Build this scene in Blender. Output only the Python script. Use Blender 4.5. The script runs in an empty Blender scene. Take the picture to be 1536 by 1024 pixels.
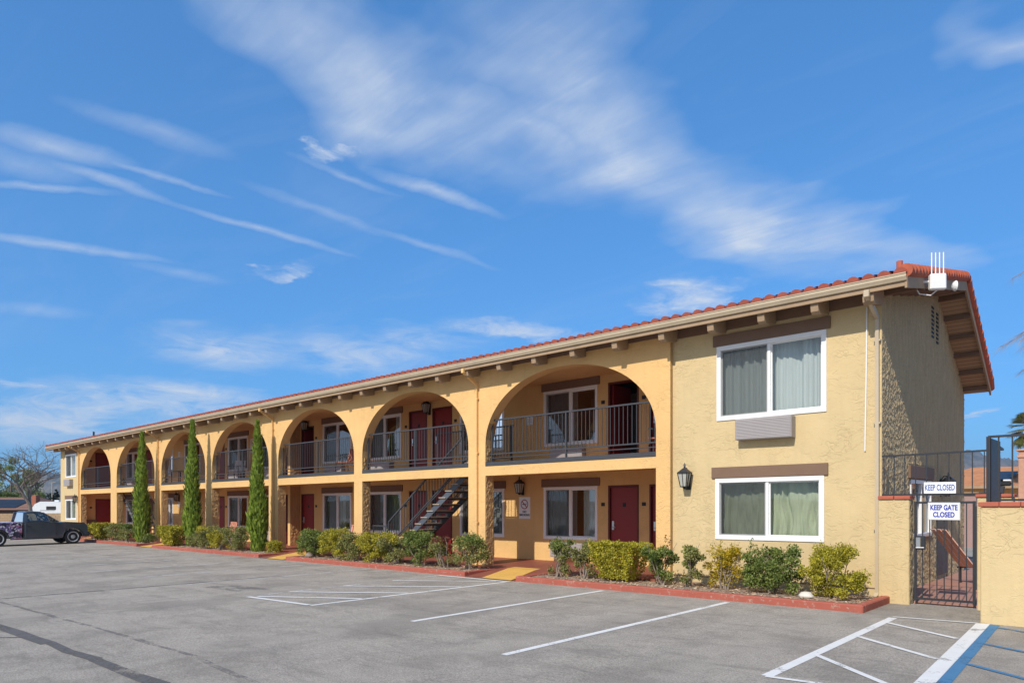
import bpy, math, random
from mathutils import Vector, Matrix, noise as mn
R = random.Random(7)
G = .0089                                   # the lot falls gently to the far end
C = bpy.context.scene.collection
def clampx(x): return max(-75., min(25., x))

# ---------------------------------------------------------------- mesh builder
class MB:
    def __init__(s): s.v = []; s.f = []; s.m = []
    def add(s, vs, fs, mi=0):
        o = len(s.v); s.v += [tuple(p) for p in vs]
        for f in fs: s.f.append([i + o for i in f]); s.m.append(mi)
        return s
    def box(s, x0, x1, y0, y1, z0, z1, mi=0):
        return s.add([(x0,y0,z0),(x1,y0,z0),(x1,y1,z0),(x0,y1,z0),(x0,y0,z1),(x1,y0,z1),(x1,y1,z1),(x0,y1,z1)],
                     [(0,3,2,1),(4,5,6,7),(0,1,5,4),(1,2,6,5),(2,3,7,6),(3,0,4,7)], mi)
    def bbox(s, x0, x1, y0, y1, z0, z1, b=.01, mi=0):       # box with chamfered edges
        b = min(b, (x1-x0)*.45, (y1-y0)*.45, (z1-z0)*.45)
        vs = []; idx = {}
        for i, (X, sx) in enumerate(((x0,1),(x1,-1))):
            for j, (Y, sy) in enumerate(((y0,1),(y1,-1))):
                for k, (Z, sz) in enumerate(((z0,1),(z1,-1))):
                    for a in range(3):
                        p = [X+sx*b, Y+sy*b, Z+sz*b]; p[a] = (X,Y,Z)[a]
                        idx[i,j,k,a] = len(vs); vs.append(tuple(p))
        F = []
        g = lambda i,j,k,a: idx[i,j,k,a]
        for i in (0,1): q = [g(i,0,0,0),g(i,1,0,0),g(i,1,1,0),g(i,0,1,0)]; F.append(q if i else q[::-1])
        for j in (0,1): q = [g(0,j,0,1),g(0,j,1,1),g(1,j,1,1),g(1,j,0,1)]; F.append(q if j else q[::-1])
        for k in (0,1): q = [g(0,0,k,2),g(1,0,k,2),g(1,1,k,2),g(0,1,k,2)]; F.append(q if k else q[::-1])
        for j in (0,1):
            for k in (0,1): F.append([g(0,j,k,1),g(1,j,k,1),g(1,j,k,2),g(0,j,k,2)])
        for i in (0,1):
            for k in (0,1): F.append([g(i,0,k,0),g(i,1,k,0),g(i,1,k,2),g(i,0,k,2)])
        for i in (0,1):
            for j in (0,1): F.append([g(i,j,0,0),g(i,j,1,0),g(i,j,1,1),g(i,j,0,1)])
        for i in (0,1):
            for j in (0,1):
                for k in (0,1): F.append([g(i,j,k,0),g(i,j,k,1),g(i,j,k,2)])
        return s.add(vs, F, mi)
    def bar(s, p, q, w, h=None, mi=0, up=(0,0,1)):            # rectangular bar p->q
        h = h or w; p = Vector(p); q = Vector(q); d = (q-p).normalized(); u = Vector(up)
        if abs(d.dot(u)) > .99: u = Vector((0,1,0))
        a = d.cross(u).normalized(); b = a.cross(d).normalized()
        vs = [c + a*sx*w/2 + b*sz*h/2 for c in (p,q) for sx, sz in ((-1,-1),(1,-1),(1,1),(-1,1))]
        return s.add(vs, [(0,3,2,1),(4,5,6,7),(0,1,5,4),(1,2,6,5),(2,3,7,6),(3,0,4,7)], mi)
    def tube(s, pts, rs, n=6, mi=0, cap=True):
        pts = [Vector(p) for p in pts]
        if not isinstance(rs, (list,tuple)): rs = [rs]*len(pts)
        o = len(s.v); ref = None
        for i, p in enumerate(pts):
            d = (pts[min(i+1,len(pts)-1)] - pts[max(i-1,0)]).normalized()
            if ref is None: ref = Vector((0,0,1)) if abs(d.z) < .9 else Vector((1,0,0))
            a = d.cross(ref)
            if a.length < 1e-4: a = d.cross(Vector((0,1,0)))
            a.normalize(); b = a.cross(d)
            for k in range(n):
                t = 2*math.pi*k/n
                s.v.append(tuple(p + (a*math.cos(t) + b*math.sin(t))*rs[i]))
        for i in range(len(pts)-1):
            for k in range(n):
                s.f.append([o+i*n+k, o+i*n+(k+1)%n, o+(i+1)*n+(k+1)%n, o+(i+1)*n+k]); s.m.append(mi)
        if cap:
            s.f.append([o+k for k in range(n)][::-1]); s.m.append(mi)
            s.f.append([o+(len(pts)-1)*n+k for k in range(n)]); s.m.append(mi)
        return s
    def lathe(s, c, prof, n=16, axis='z', mi=0):            # prof: (r, h)
        o = len(s.v); c = Vector(c)
        for r, h in prof:
            for k in range(n):
                t = 2*math.pi*k/n; a, b = r*math.cos(t), r*math.sin(t)
                s.v.append(tuple(c + Vector({'z':(a,b,h),'x':(h,a,b),'y':(a,h,b)}[axis])))
        for i in range(len(prof)-1):
            for k in range(n):
                s.f.append([o+i*n+k, o+i*n+(k+1)%n, o+(i+1)*n+(k+1)%n, o+(i+1)*n+k]); s.m.append(mi)
        s.f.append([o+k for k in range(n)][::-1]); s.m.append(mi)
        s.f.append([o+(len(prof)-1)*n+k for k in range(n)]); s.m.append(mi)
        return s
    def prism(s, poly, axis, a, b, mi=0):                    # poly of 2-tuples; axis extruded from a to b
        P = {'x': lambda p,t:(t,p[0],p[1]), 'y': lambda p,t:(p[0],t,p[1]), 'z': lambda p,t:(p[0],p[1],t)}[axis]
        n = len(poly)
        return s.add([P(p,a) for p in poly] + [P(p,b) for p in poly],
                     [list(range(n)), list(range(n,2*n))[::-1]] + [[i,(i+1)%n,n+(i+1)%n,n+i] for i in range(n)], mi)
    def xf(s, M): s.v = [tuple(M @ Vector(p)) for p in s.v]; return s
    def build(s, name, mats, parent=None, smooth=False, loc=None):
        me = bpy.data.meshes.new(name); me.from_pydata(s.v, [], s.f)
        if not isinstance(mats, (list,tuple)): mats = [mats]
        for m in mats: me.materials.append(m)
        me.polygons.foreach_set('material_index', s.m)
        me.validate(); me.update()
        import bmesh
        bm = bmesh.new(); bm.from_mesh(me)
        if len(bm.faces) < 20000: bmesh.ops.recalc_face_normals(bm, faces=bm.faces)
        bm.to_mesh(me); bm.free()
        if smooth: me.polygons.foreach_set('use_smooth', [True]*len(me.polygons))
        o = bpy.data.objects.new(name, me); C.objects.link(o)
        if parent: o.parent = parent
        if loc: o.location = loc
        return o
def tag(o, label=None, cat=None, group=None, kind=None):
    if label: o['label'] = label
    if cat: o['category'] = cat
    if group: o['group'] = group
    if kind: o['kind'] = kind
    return o
def thing(name, label, cat, loc=(0,0,0), rz=0, group=None):
    o = bpy.data.objects.new(name, None); C.objects.link(o); o.empty_display_size = .2
    o.location = loc; o.rotation_euler = (0,0,rz); return tag(o, label, cat, group)
def dup(root, loc, rz, label, group=None, scale=None):
    r = root.copy(); C.objects.link(r); r.location = loc; r.rotation_euler = (0,0,rz); r['label'] = label
    if group: r['group'] = group
    if scale: r.scale = scale
    for ch in list(root.children):
        c = ch.copy(); C.objects.link(c); c.parent = r
        for g in ch.children:
            d = g.copy(); C.objects.link(d); d.parent = c
    return r

# ---------------------------------------------------------------- materials
def srgb(r, g, b):
    f = lambda c: (c/255/12.92) if c <= 10 else ((c/255+.055)/1.055)**2.4
    return (f(r), f(g), f(b), 1)
def new(name):
    m = bpy.data.materials.new(name); m.use_nodes = True
    nt = m.node_tree; b = nt.nodes['Principled BSDF']
    return m, nt, b
def N(nt, t, **k):
    n = nt.nodes.new(t)
    for a, v in k.items():
        if a in n.inputs: n.inputs[a].default_value = v
        else: setattr(n, a, v)
    return n
def mixc(nt, fac, a, b, bt='MIX'):
    n = nt.nodes.new('ShaderNodeMix'); n.data_type = 'RGBA'; n.blend_type = bt
    if isinstance(fac, (int,float)): n.inputs[0].default_value = fac
    else: nt.links.new(fac, n.inputs[0])
    for s, i in ((a,6),(b,7)):
        if isinstance(s, tuple): n.inputs[i].default_value = s
        else: nt.links.new(s, n.inputs[i])
    return n.outputs[2]
def ramp(nt, src, stops):
    n = nt.nodes.new('ShaderNodeValToRGB'); nt.links.new(src, n.inputs[0])
    e = n.color_ramp.elements
    while len(e) < len(stops): e.new(.5)
    for x, (p, c) in zip(e, stops): x.position = p; x.color = c if isinstance(c, tuple) else (c,c,c,1)
    return n.outputs[0]
def objco(nt, scale=(1,1,1)):
    t = nt.nodes.new('ShaderNodeTexCoord'); mp = nt.nodes.new('ShaderNodeMapping'); mp.inputs['Scale'].default_value = scale
    nt.links.new(t.outputs['Object'], mp.inputs[0]); return mp.outputs[0]
def noise(nt, co, scale, detail=4, rough=.55, dist=0):
    n = N(nt, 'ShaderNodeTexNoise', Scale=scale, Detail=detail, Roughness=rough, Distortion=dist)
    nt.links.new(co, n.inputs['Vector']); return n.outputs['Fac']
def bump(nt, b, h, strength=.5, dist=.01):
    n = N(nt, 'ShaderNodeBump', Strength=strength, Distance=dist); nt.links.new(h, n.inputs['Height'])
    nt.links.new(n.outputs[0], b.inputs['Normal']); return n
def plain(name, col, rough=.6, metal=0, var=.12, vs=6, bmp=0, bs=60, spec=.4, dirt=0):
    m, nt, b = new(name); co = objco(nt)
    lo = tuple(c*(1-var) for c in col[:3])+(1,); hi = tuple(min(1,c*(1+var)) for c in col[:3])+(1,)
    c = mixc(nt, noise(nt, co, vs, 5), lo, hi)
    if dirt:
        d = ramp(nt, noise(nt, objco(nt,(1,1,.35)), 2.3, 6, .65), [(.5,0.),(.72,1.)])
        mm = N(nt,'ShaderNodeMath',operation='MULTIPLY'); nt.links.new(d,mm.inputs[0]); mm.inputs[1].default_value=dirt
        c = mixc(nt, mm.outputs[0], c, tuple(x*.45 for x in col[:3])+(1,))
    nt.links.new(c, b.inputs['Base Color'])
    b.inputs['Roughness'].default_value = rough; b.inputs['Metallic'].default_value = metal
    b.inputs['Specular IOR Level'].default_value = spec
    if bmp: bump(nt, b, noise(nt, co, bs, 4), bmp, .01)
    return m
def stucco(name, col):
    m, nt, b = new(name); co = objco(nt)
    big = noise(nt, co, .55, 4); mid = noise(nt, co, 3.2, 6, .65)
    c = mixc(nt, ramp(nt, big, [(.3,0.),(.7,1.)]), tuple(x*.92 for x in col[:3])+(1,), tuple(min(1,x*1.05) for x in col[:3])+(1,))
    c = mixc(nt, ramp(nt, mid, [(.35,0.),(.75,.35)]), c, tuple(x*.8 for x in col[:3])+(1,))
    c = mixc(nt, ramp(nt, noise(nt, objco(nt,(2.6,2.6,.16)), 2.2, 6, .7), [(.52,0.),(.76,.22)]), c, tuple(x*.66 for x in col[:3])+(1,))
    # trowelled ridges: sparse, sharp-edged arcs over a finer grain
    v = noise(nt, objco(nt,(1,1,1.5)), 5.2, 3, .45, 1.3)
    patch = ramp(nt, noise(nt, co, 1.7, 3), [(.40,.12),(.62,1.)])
    ridge0 = ramp(nt, v, [(.44,0.),(.49,.8),(.50,.9),(.515,.3),(.60,.3),(.64,.6),(.67,.3)])
    rm = N(nt,'ShaderNodeMath',operation='MULTIPLY'); nt.links.new(ridge0,rm.inputs[0]); nt.links.new(patch,rm.inputs[1]); ridge = rm.outputs[0]
    gr = noise(nt, co, 60, 5, .7)
    lump = noise(nt, co, 13, 4, .6)
    a = N(nt,'ShaderNodeMath',operation='MULTIPLY_ADD'); nt.links.new(gr,a.inputs[0]); a.inputs[1].default_value=.45; nt.links.new(ridge,a.inputs[2])
    a2 = N(nt,'ShaderNodeMath',operation='MULTIPLY_ADD'); nt.links.new(lump,a2.inputs[0]); a2.inputs[1].default_value=.8; nt.links.new(a.outputs[0],a2.inputs[2])
    bump(nt, b, a2.outputs[0], .75, .009)
    nt.links.new(c, b.inputs['Base Color']); b.inputs['Roughness'].default_value = .9
    b.inputs['Specular IOR Level'].default_value = .15
    return m
M = {}
M['cream'] = stucco('cream_stucco', (.635,.49,.268,1))
M['gold'] = stucco('golden_stucco', (.76,.485,.21,1))
M['inner'] = stucco('walkway_stucco', (.74,.475,.20,1))
def dash(name, col):
    m, nt, b = new(name); co = objco(nt)
    n1 = noise(nt, objco(nt,(1,1,.45)), 22, 5, .7, .4); n2 = noise(nt, co, 70, 4, .7)
    a = N(nt,'ShaderNodeMath',operation='MULTIPLY_ADD'); nt.links.new(n2,a.inputs[0]); a.inputs[1].default_value=.35; nt.links.new(n1,a.inputs[2])
    bump(nt, b, a.outputs[0], 1., .055)
    c = mixc(nt, ramp(nt, noise(nt, objco(nt,(7,7,.9)), 1.6, 7, .75), [(.36,0.),(.64,1.)]), tuple(x*.70 for x in col[:3])+(1,), col); c = mixc(nt, ramp(nt, noise(nt,co,30,4,.8), [(.38,0.),(.62,1.)]), mixc(nt,.5,c,tuple(x*.62 for x in col[:3])+(1,)), c); nt.links.new(c, b.inputs['Base Color'])
    b.inputs['Roughness'].default_value=.92; b.inputs['Specular IOR Level'].default_value=.15; return m
M['dashc'] = dash('rough_cream_dash', (.72,.56,.33,1)); M['dashg'] = dash('rough_golden_dash', (.74,.48,.22,1))
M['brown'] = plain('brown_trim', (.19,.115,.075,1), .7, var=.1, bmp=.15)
M['soffit'] = plain('tan_timber', (.36,.25,.155,1), .75, var=.15, bmp=.3, bs=25, dirt=.3)
M['gutter'] = plain('beige_metal', (.50,.41,.29,1), .45, var=.06, dirt=.25)
M['white'] = plain('white_vinyl', (.80,.80,.79,1), .35, var=.03, dirt=.1)
M['ac'] = plain('ac_grille', (.34,.31,.30,1), .5, var=.04, dirt=.2)
M['acl'] = plain('ac_louvre', (.42,.385,.39,1), .45, var=.04)
M['acd'] = plain('ac_slot', (.2,.2,.2,1), .7)
M['door'] = plain('red_door', (.24,.022,.020,1), .45, var=.1)
M['frame'] = plain('dark_red_frame', (.11,.018,.015,1), .55)
M['iron'] = plain('grey_iron', (.055,.058,.066,1), .45, var=.15, dirt=.2)
M['dkiron'] = plain('dark_iron', (.03,.032,.038,1), .45, var=.15)
M['step'] = plain('concrete_tread', (.40,.33,.25,1), .85, bmp=.3)
M['bluegrey'] = plain('blue_grey_steel', (.085,.10,.125,1), .5, var=.2, dirt=.4)
M['tile'] = plain('clay_tile', (.33,.080,.05,1), .75, var=.4, vs=5, bmp=.3, bs=30, dirt=.25)
M['cap'] = plain('red_brick_cap', (.42,.115,.07,1), .8, var=.2, vs=9, bmp=.3)
M['patio'] = plain('red_paving', (.27,.085,.055,1), .55, var=.18, bmp=.2, dirt=.3)
M['yellow'] = plain('yellow_paint', (.72,.42,.10,1), .7, var=.07, vs=3, bmp=.25, bs=120, dirt=.25)
M['chrome'] = plain('brushed_metal', (.6,.6,.6,1), .3, metal=.9)
M['black'] = plain('black_plastic', (.015,.015,.015,1), .5)
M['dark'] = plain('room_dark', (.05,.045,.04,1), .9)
M['blue'] = plain('blue_letter', (.012,.035,.36,1), .5, var=.02)
M['blue2'] = plain('blue_letter_faded', (.02,.09,.38,1), .5, var=.02)
M['sred'] = plain('sign_red', (.35,.02,.03,1), .5)
M['sgreen'] = plain('green_letter', (.02,.25,.06,1), .5)
M['sorange'] = plain('sign_orange', (.75,.30,.05,1), .5)
M['signw'] = plain('sign_white', (.80,.80,.80,1), .4, var=.02, dirt=.06)
M['terra'] = plain('terracotta_plastic', (.60,.27,.19,1), .6, var=.1)
M['lime'] = plain('lime_cloth', (.42,.44,.08,1), .8)
M['bark'] = plain('grey_bark', (.17,.135,.11,1), .9, var=.3, vs=12, bmp=.6)
M['twig'] = plain('shrub_wood', (.26,.21,.17,1), .9, var=.3, vs=20)
M['rubber'] = plain('tyre_rubber', (.03,.03,.03,1), .85, bmp=.2)
M['rim'] = plain('steel_rim', (.42,.42,.42,1), .4, metal=.1)
M['rimd'] = plain('rim_hole', (.02,.02,.02,1), .8)
M['brick'] = plain('chimney_brick', (.35,.12,.07,1), .85, var=.25, vs=8)
M['block'] = plain('tan_block', (.36,.25,.15,1), .9, var=.2, vs=4, bmp=.4)
M['house'] = plain('brown_house_wall', (.14,.09,.07,1), .8)
M['shingle'] = plain('brown_shingle', (.22,.12,.085,1), .9, var=.3, vs=10)
M['panel'] = plain('solar_cell', (.02,.024,.035,1), .35, spec=.4)
M['tank'] = plain('white_fibreglass', (.7,.72,.74,1), .35)
M['stone'] = plain('pale_rock', (.62,.58,.52,1), .9, var=.2, bmp=.6, bs=12)
M['lampglass'] = plain('frosted_lamp_glass', (.42,.42,.38,1), .2)

def glassmat(name, tint, refl=.12):
    m, nt, b = new(name); nt.nodes.remove(b); out = nt.nodes['Material Output']
    t = N(nt,'ShaderNodeBsdfTransparent', Color=tint); g = N(nt,'ShaderNodeBsdfGlossy', Color=(.95,.97,1,1), Roughness=.02)
    fr = N(nt,'ShaderNodeFresnel', IOR=1.5); co = objco(nt)
    bm = N(nt,'ShaderNodeBump', Strength=.03, Distance=.05); nt.links.new(noise(nt,co,1.3,1),bm.inputs['Height'])
    nt.links.new(bm.outputs[0], g.inputs['Normal'])
    a = N(nt,'ShaderNodeMath',operation='ADD'); nt.links.new(fr.outputs[0],a.inputs[0]); a.inputs[1].default_value = refl
    mx = nt.nodes.new('ShaderNodeMixShader'); nt.links.new(a.outputs[0], mx.inputs[0]); nt.links.new(t.outputs[0], mx.inputs[1]); nt.links.new(g.outputs[0], mx.inputs[2])
    nt.links.new(mx.outputs[0], out.inputs[0]); return m
M['glass'] = glassmat('window_glass', (.90,.93,.93,1), .035)
M['glass2'] = glassmat('walkway_window_glass', (.85,.88,.88,1), .14)
def screenmat():
    m, nt, b = new('insect_screen'); out = nt.nodes['Material Output']
    b.inputs['Base Color'].default_value = (.055,.06,.062,1); b.inputs['Roughness'].default_value = .8
    t = N(nt,'ShaderNodeBsdfTransparent'); mx = nt.nodes.new('ShaderNodeMixShader'); mx.inputs[0].default_value = .42
    nt.links.new(t.outputs[0], mx.inputs[1]); nt.links.new(b.outputs[0], mx.inputs[2]); nt.links.new(mx.outputs[0], out.inputs[0]); return m
M['screen'] = screenmat()
def cloth(name, col):
    m, nt, b = new(name)
    c = mixc(nt, noise(nt, objco(nt,(6,6,.6)), 3, 3), tuple(x*.82 for x in col[:3])+(1,), col)
    nt.links.new(c, b.inputs['Base Color']); b.inputs['Roughness'].default_value = .9; b.inputs['Specular IOR Level'].default_value=.1
    return m
M['cur_w'] = cloth('pale_curtain', (.60,.65,.64,1)); M['cur_g'] = cloth('green_curtain', (.50,.55,.40,1)); M['cur_d'] = cloth('grey_curtain', (.40,.41,.40,1))

def leafmat(name, cols, trans=.25, rough=.55, vs=5):
    m, nt, b = new(name); out = nt.nodes['Material Output']
    gi = nt.nodes.new('ShaderNodeNewGeometry')
    st = [(i/max(1,len(cols)-1), c+(1,)) for i, c in enumerate(cols)]
    c1 = ramp(nt, gi.outputs['Random Per Island'], st)
    c2 = ramp(nt, noise(nt, objco(nt), vs, 3), [(.38,st[0][1]),(.62,st[-1][1])])
    c = mixc(nt, .35, c1, c2)
    nt.links.new(c, b.inputs['Base Color']); b.inputs['Roughness'].default_value = rough; b.inputs['Specular IOR Level'].default_value = .3
    t = N(nt,'ShaderNodeBsdfTranslucent'); nt.links.new(c, t.inputs[0])
    mx = nt.nodes.new('ShaderNodeMixShader'); mx.inputs[0].default_value = trans
    nt.links.new(b.outputs[0], mx.inputs[1]); nt.links.new(t.outputs[0], mx.inputs[2]); nt.links.new(mx.outputs[0], out.inputs[0])
    return m
M['lf_olive'] = leafmat('olive_leaf', [(.14,.14,.012),(.38,.35,.03),(.62,.54,.06)])
M['lf_green'] = leafmat('green_leaf', [(.05,.085,.02),(.14,.20,.04),(.30,.34,.08)])
M['lf_rose'] = leafmat('rose_leaf', [(.07,.10,.03),(.20,.25,.06),(.30,.20,.09),(.40,.42,.12)])
M['lf_red'] = leafmat('reddish_leaf', [(.10,.03,.02),(.20,.07,.04)])
M['lf_gold'] = leafmat('golden_leaf', [(.10,.12,.012),(.62,.38,.015),(.80,.52,.02),(.30,.28,.02)])
M['lf_cyp'] = leafmat('cypress_leaf', [(.05,.09,.012),(.20,.31,.03),(.42,.54,.08),(.26,.34,.05)], .35)
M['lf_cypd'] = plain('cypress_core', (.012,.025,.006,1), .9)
M['lf_tree'] = leafmat('tree_leaf', [(.09,.13,.03),(.22,.27,.07),(.36,.38,.12)])
M['lf_hedge'] = leafmat('hedge_leaf', [(.03,.06,.01),(.10,.16,.02),(.16,.22,.03)])
M['lf_dark'] = leafmat('conifer_leaf', [(.01,.022,.01),(.03,.05,.02)])
M['lf_palm'] = leafmat('palm_leaf', [(.06,.10,.02),(.18,.2,.05),(.26,.2,.08)])
M['lf_pale'] = leafmat('pale_needle', [(.30,.30,.34),(.45,.44,.48)])
M['flower'] = plain('pink_flower', (.6,.12,.10,1), .7)

def asphalt():
    m, nt, b = new('asphalt'); co = objco(nt)
    base = mixc(nt, ramp(nt, noise(nt, co, .35, 6, .6), [(.3,0.),(.7,1.)]), (.365,.315,.250,1), (.465,.403,.322,1))
    # tyre-worn, slightly stretched staining across the stalls
    st = ramp(nt, noise(nt, objco(nt,(1.6,.42,1)), 1.1, 7, .68, .6), [(.47,0.),(.66,.75)])
    base = mixc(nt, st, base, (.17,.158,.148,1))
    sp = ramp(nt, noise(nt, co, 95, 3, .8), [(.40,0.),(.5,.45),(.60,1.)])
    sp2 = ramp(nt, noise(nt, co, 240, 2, .8), [(.38,0.),(.62,1.)])
    base = mixc(nt, .68, base, mixc(nt, mixc(nt,.4,sp,sp2), (.10,.092,.084,1), (.68,.62,.555,1)))
    st2 = ramp(nt, noise(nt, objco(nt,(.9,.25,1)), 2.4, 6, .7, .4), [(.56,0.),(.70,.55)])
    base = mixc(nt, st2, base, (.13,.12,.11,1))
    b1 = ramp(nt, noise(nt, co, .8, 7, .72, .3), [(.48,0.),(.62,.42)]); base = mixc(nt, b1, base, (.19,.172,.150,1))
    b2 = ramp(nt, noise(nt, objco(nt,(1,1,1)), 3.4, 6, .75), [(.54,0.),(.70,.45)]); base = mixc(nt, b2, base, (.50,.46,.40,1))
    ol = N(nt,'ShaderNodeTexVoronoi', Scale=.33); nt.links.new(objco(nt), ol.inputs['Vector'])
    oil = ramp(nt, ol.outputs['Distance'], [(.02,.7),(.10,0.)])
    on = N(nt,'ShaderNodeMath',operation='MULTIPLY'); nt.links.new(oil,on.inputs[0]); nt.links.new(noise(nt,co,4,5),on.inputs[1])
    base = mixc(nt, on.outputs[0], base, (.12,.115,.11,1))
    nt.links.new(base, b.inputs['Base Color']); b.inputs['Roughness'].default_value = .92; b.inputs['Specular IOR Level'].default_value = .15
    g1 = ramp(nt, noise(nt, co, 48, 3, .85), [(.36,0.),(.50,.5),(.64,1.)]); base = mixc(nt, .40, base, mixc(nt, g1, (.09,.082,.072,1), (.68,.60,.49,1)))
    g2 = ramp(nt, noise(nt, objco(nt,(.55,1.5,1)), 1.5, 8, .78, .5), [(.50,0.),(.66,.50)]); base = mixc(nt, g2, base, (.17,.155,.135,1))
    g3 = ramp(nt, noise(nt, objco(nt,(1.3,1,1)), .45, 6, .6), [(.50,0.),(.60,.34)]); base = mixc(nt, g3, base, (.18,.163,.142,1))
    nt.links.new(base, b.inputs['Base Color']); bump(nt, b, noise(nt, co, 60, 5, .8), .8, .012)
    return m
M['asphalt'] = asphalt()
def paint(name, col, wear=(.40,.56)):
    m, nt, b = new(name); out = nt.nodes['Material Output']; co = objco(nt)
    nt.links.new(mixc(nt, noise(nt,co,3,5), tuple(x*.8 for x in col[:3])+(1,), col), b.inputs['Base Color']); b.inputs['Roughness'].default_value = .8
    t = nt.nodes.new('ShaderNodeBsdfTransparent'); mx = nt.nodes.new('ShaderNodeMixShader')
    w = mixc(nt, .5, noise(nt, co, 26, 6, .75), noise(nt, co, 2.2, 4))
    nt.links.new(ramp(nt, w, [(wear[0],0.),(wear[1],1.)]), mx.inputs[0])
    nt.links.new(t.outputs[0], mx.inputs[1]); nt.links.new(b.outputs[0], mx.inputs[2]); nt.links.new(mx.outputs[0], out.inputs[0]); return m
M['pw'] = paint('white_road_paint', (.80,.79,.76,1), (.36,.44)); M['pwold'] = paint('worn_road_paint', (.62,.61,.58,1), (.43,.54)); M['pb'] = paint('blue_road_paint', (.065,.215,.39,1), (.36,.46))
M['seal'] = paint('crack_sealant', (.135,.125,.115,1), (.38,.50)); M['seal2'] = paint('old_sealant', (.23,.21,.19,1), (.44,.64))
def kerbmat():
    m, nt, b = new('red_kerb_paint'); co = objco(nt)
    c = mixc(nt, noise(nt,co,2.5,5), (.30,.070,.045,1), (.42,.115,.075,1))
    c = mixc(nt, ramp(nt, noise(nt,co,14,6,.7), [(.57,0.),(.66,.8)]), c, (.40,.30,.24,1))
    nt.links.new(c, b.inputs['Base Color']); b.inputs['Roughness'].default_value=.8; bump(nt,b,noise(nt,co,50,4),.4,.008); return m
M['kerb'] = kerbmat()
def soil():
    m, nt, b = new('bed_soil'); co = objco(nt)
    v = N(nt,'ShaderNodeTexVoronoi', Scale=32.); nt.links.new(co, v.inputs['Vector'])
    c = mixc(nt, noise(nt,co,4,5), (.24,.16,.11,1), (.40,.29,.21,1))
    nt.links.new(mixc(nt, .45, c, mixc(nt, v.outputs['Color'], (.14,.09,.065,1), (.62,.48,.36,1))), b.inputs['Base Color'])
    b.inputs['Roughness'].default_value=.95; bump(nt,b,v.outputs['Distance'],.9,.03); return m
M['soil'] = soil(); M['chip'] = leafmat('dry_chip', [(.24,.13,.08),(.52,.36,.24),(.74,.60,.44)], .05)
def hillmat():
    m, nt, b = new('hill_scrub'); co = objco(nt)
    nt.links.new(mixc(nt, ramp(nt, noise(nt,co,.012,8,.7), [(.4,0.),(.6,1.)]), (.035,.05,.03,1), (.17,.14,.095,1)), b.inputs['Base Color']); b.inputs['Roughness'].default_value=1; return m
M['hill'] = hillmat()
M['earth'] = plain('dry_earth', (.20,.16,.11,1), .95, var=.25, vs=.05)
def planks(name, col):
    m, nt, b = new(name)
    w = N(nt,'ShaderNodeTexWave', Scale=3.2, Distortion=.2, wave_type='BANDS', bands_direction='Y'); nt.links.new(objco(nt), w.inputs['Vector'])
    nt.links.new(mixc(nt, ramp(nt, w.outputs[0], [(.0,1.),(.07,0.)]), col, tuple(x*.3 for x in col[:3])+(1,)), b.inputs['Base Color']); b.inputs['Roughness'].default_value=.8; return m
M['planks'] = planks('soffit_planks', (.42,.29,.18,1))

# ---------------------------------------------------------------- setting
def grid_sheet(name, xs, ys, z, mat, kind='structure'):
    mb = MB(); nx, ny = len(xs), len(ys)
    mb.v = [(x,y,z) for y in ys for x in xs]
    for j in range(ny-1):
        for i in range(nx-1): mb.f.append([j*nx+i,j*nx+i+1,(j+1)*nx+i+1,(j+1)*nx+i]); mb.m.append(0)
    return tag(mb.build(name, mat), kind=kind)
grid_sheet('ground', [-5000,-600,-150,-75,25,150,600,5000], [-3000,-300,-60,60,300,900,6000], -.03, M['earth'])
grid_sheet('parking_lot', [-75,-60,-40,-20,0,25], [-45,-20,0,40], 0, M['asphalt'])

marks = []
def line(name, pts, w, mat, z=.004, jit=0):
    mb = MB()
    for i in range(len(pts)-1):
        a, b = Vector((*pts[i],0)), Vector((*pts[i+1],0)); L = (b-a).length; n = max(1,int(L/.5)) if jit else 1
        d = (b-a).normalized(); p = Vector((-d.y,d.x,0))
        if not jit: mb.add([(a+p*w/2)[:2]+(z,),(a-p*w/2)[:2]+(z,),(b-p*w/2)[:2]+(z,),(b+p*w/2)[:2]+(z,)], [(0,1,2,3)])
        else:
            P = [];
            for k in range(n+1):
                c = a.lerp(b,k/n); r = Random2.uniform(-jit,jit); w1 = w*(1+Random2.uniform(-.25,.25))
                P += [(*(c+p*(w1/2+r))[:2],z),(*(c-p*(w1/2-r))[:2],z)]
            mb.add(P, [(2*k,2*k+1,2*k+3,2*k+2) for k in range(n)])
    return tag(mb.build(name, mat), kind='structure')
Random2 = random.Random(3)
# stall lines
for x, y0, y1, mt in ((-1.9,-7.25,-1.72,'pw'),(-4.46,-6.45,-1.72,'pw'),(-11.93,-6.7,-1.72,'pwold'),(-14.45,-6.7,-1.72,'pwold'),(-17.0,-6.9,-1.72,'pwold'),(-19.5,-6.7,-1.72,'pwold'),(-22.,-6.7,-1.72,'pwold'),(-24.6,-6.7,-1.72,'pwold')):
    line('stall_line', [(x,y0),(x,y1)], .10, M[mt])
# hatched walkway by the yellow ramp
line('hatching_border', [(-6.95,-1.80),(-7.05,-6.5)], .10, M['pw'])
line('hatching_border', [(-9.15,-1.80),(-9.0,-6.62)], .10, M['pwold'])
line('hatching_border', [(-9.2,-1.74),(-6.88,-1.74)], .10, M['pw'], .008)
line('hatching_border', [(-8.95,-6.64),(-7.1,-6.5)], .10, M['pw'], .008)
for a, b in (((-9.08,-3.2),(-7.2,-1.84)),((-9.06,-4.5),(-7.02,-3.05)),((-9.03,-5.75),(-7.06,-4.4)),((-8.85,-6.5),(-7.08,-5.45))): line('hatching_stripe', [a,b], .10, M['pw'], .008)
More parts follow.
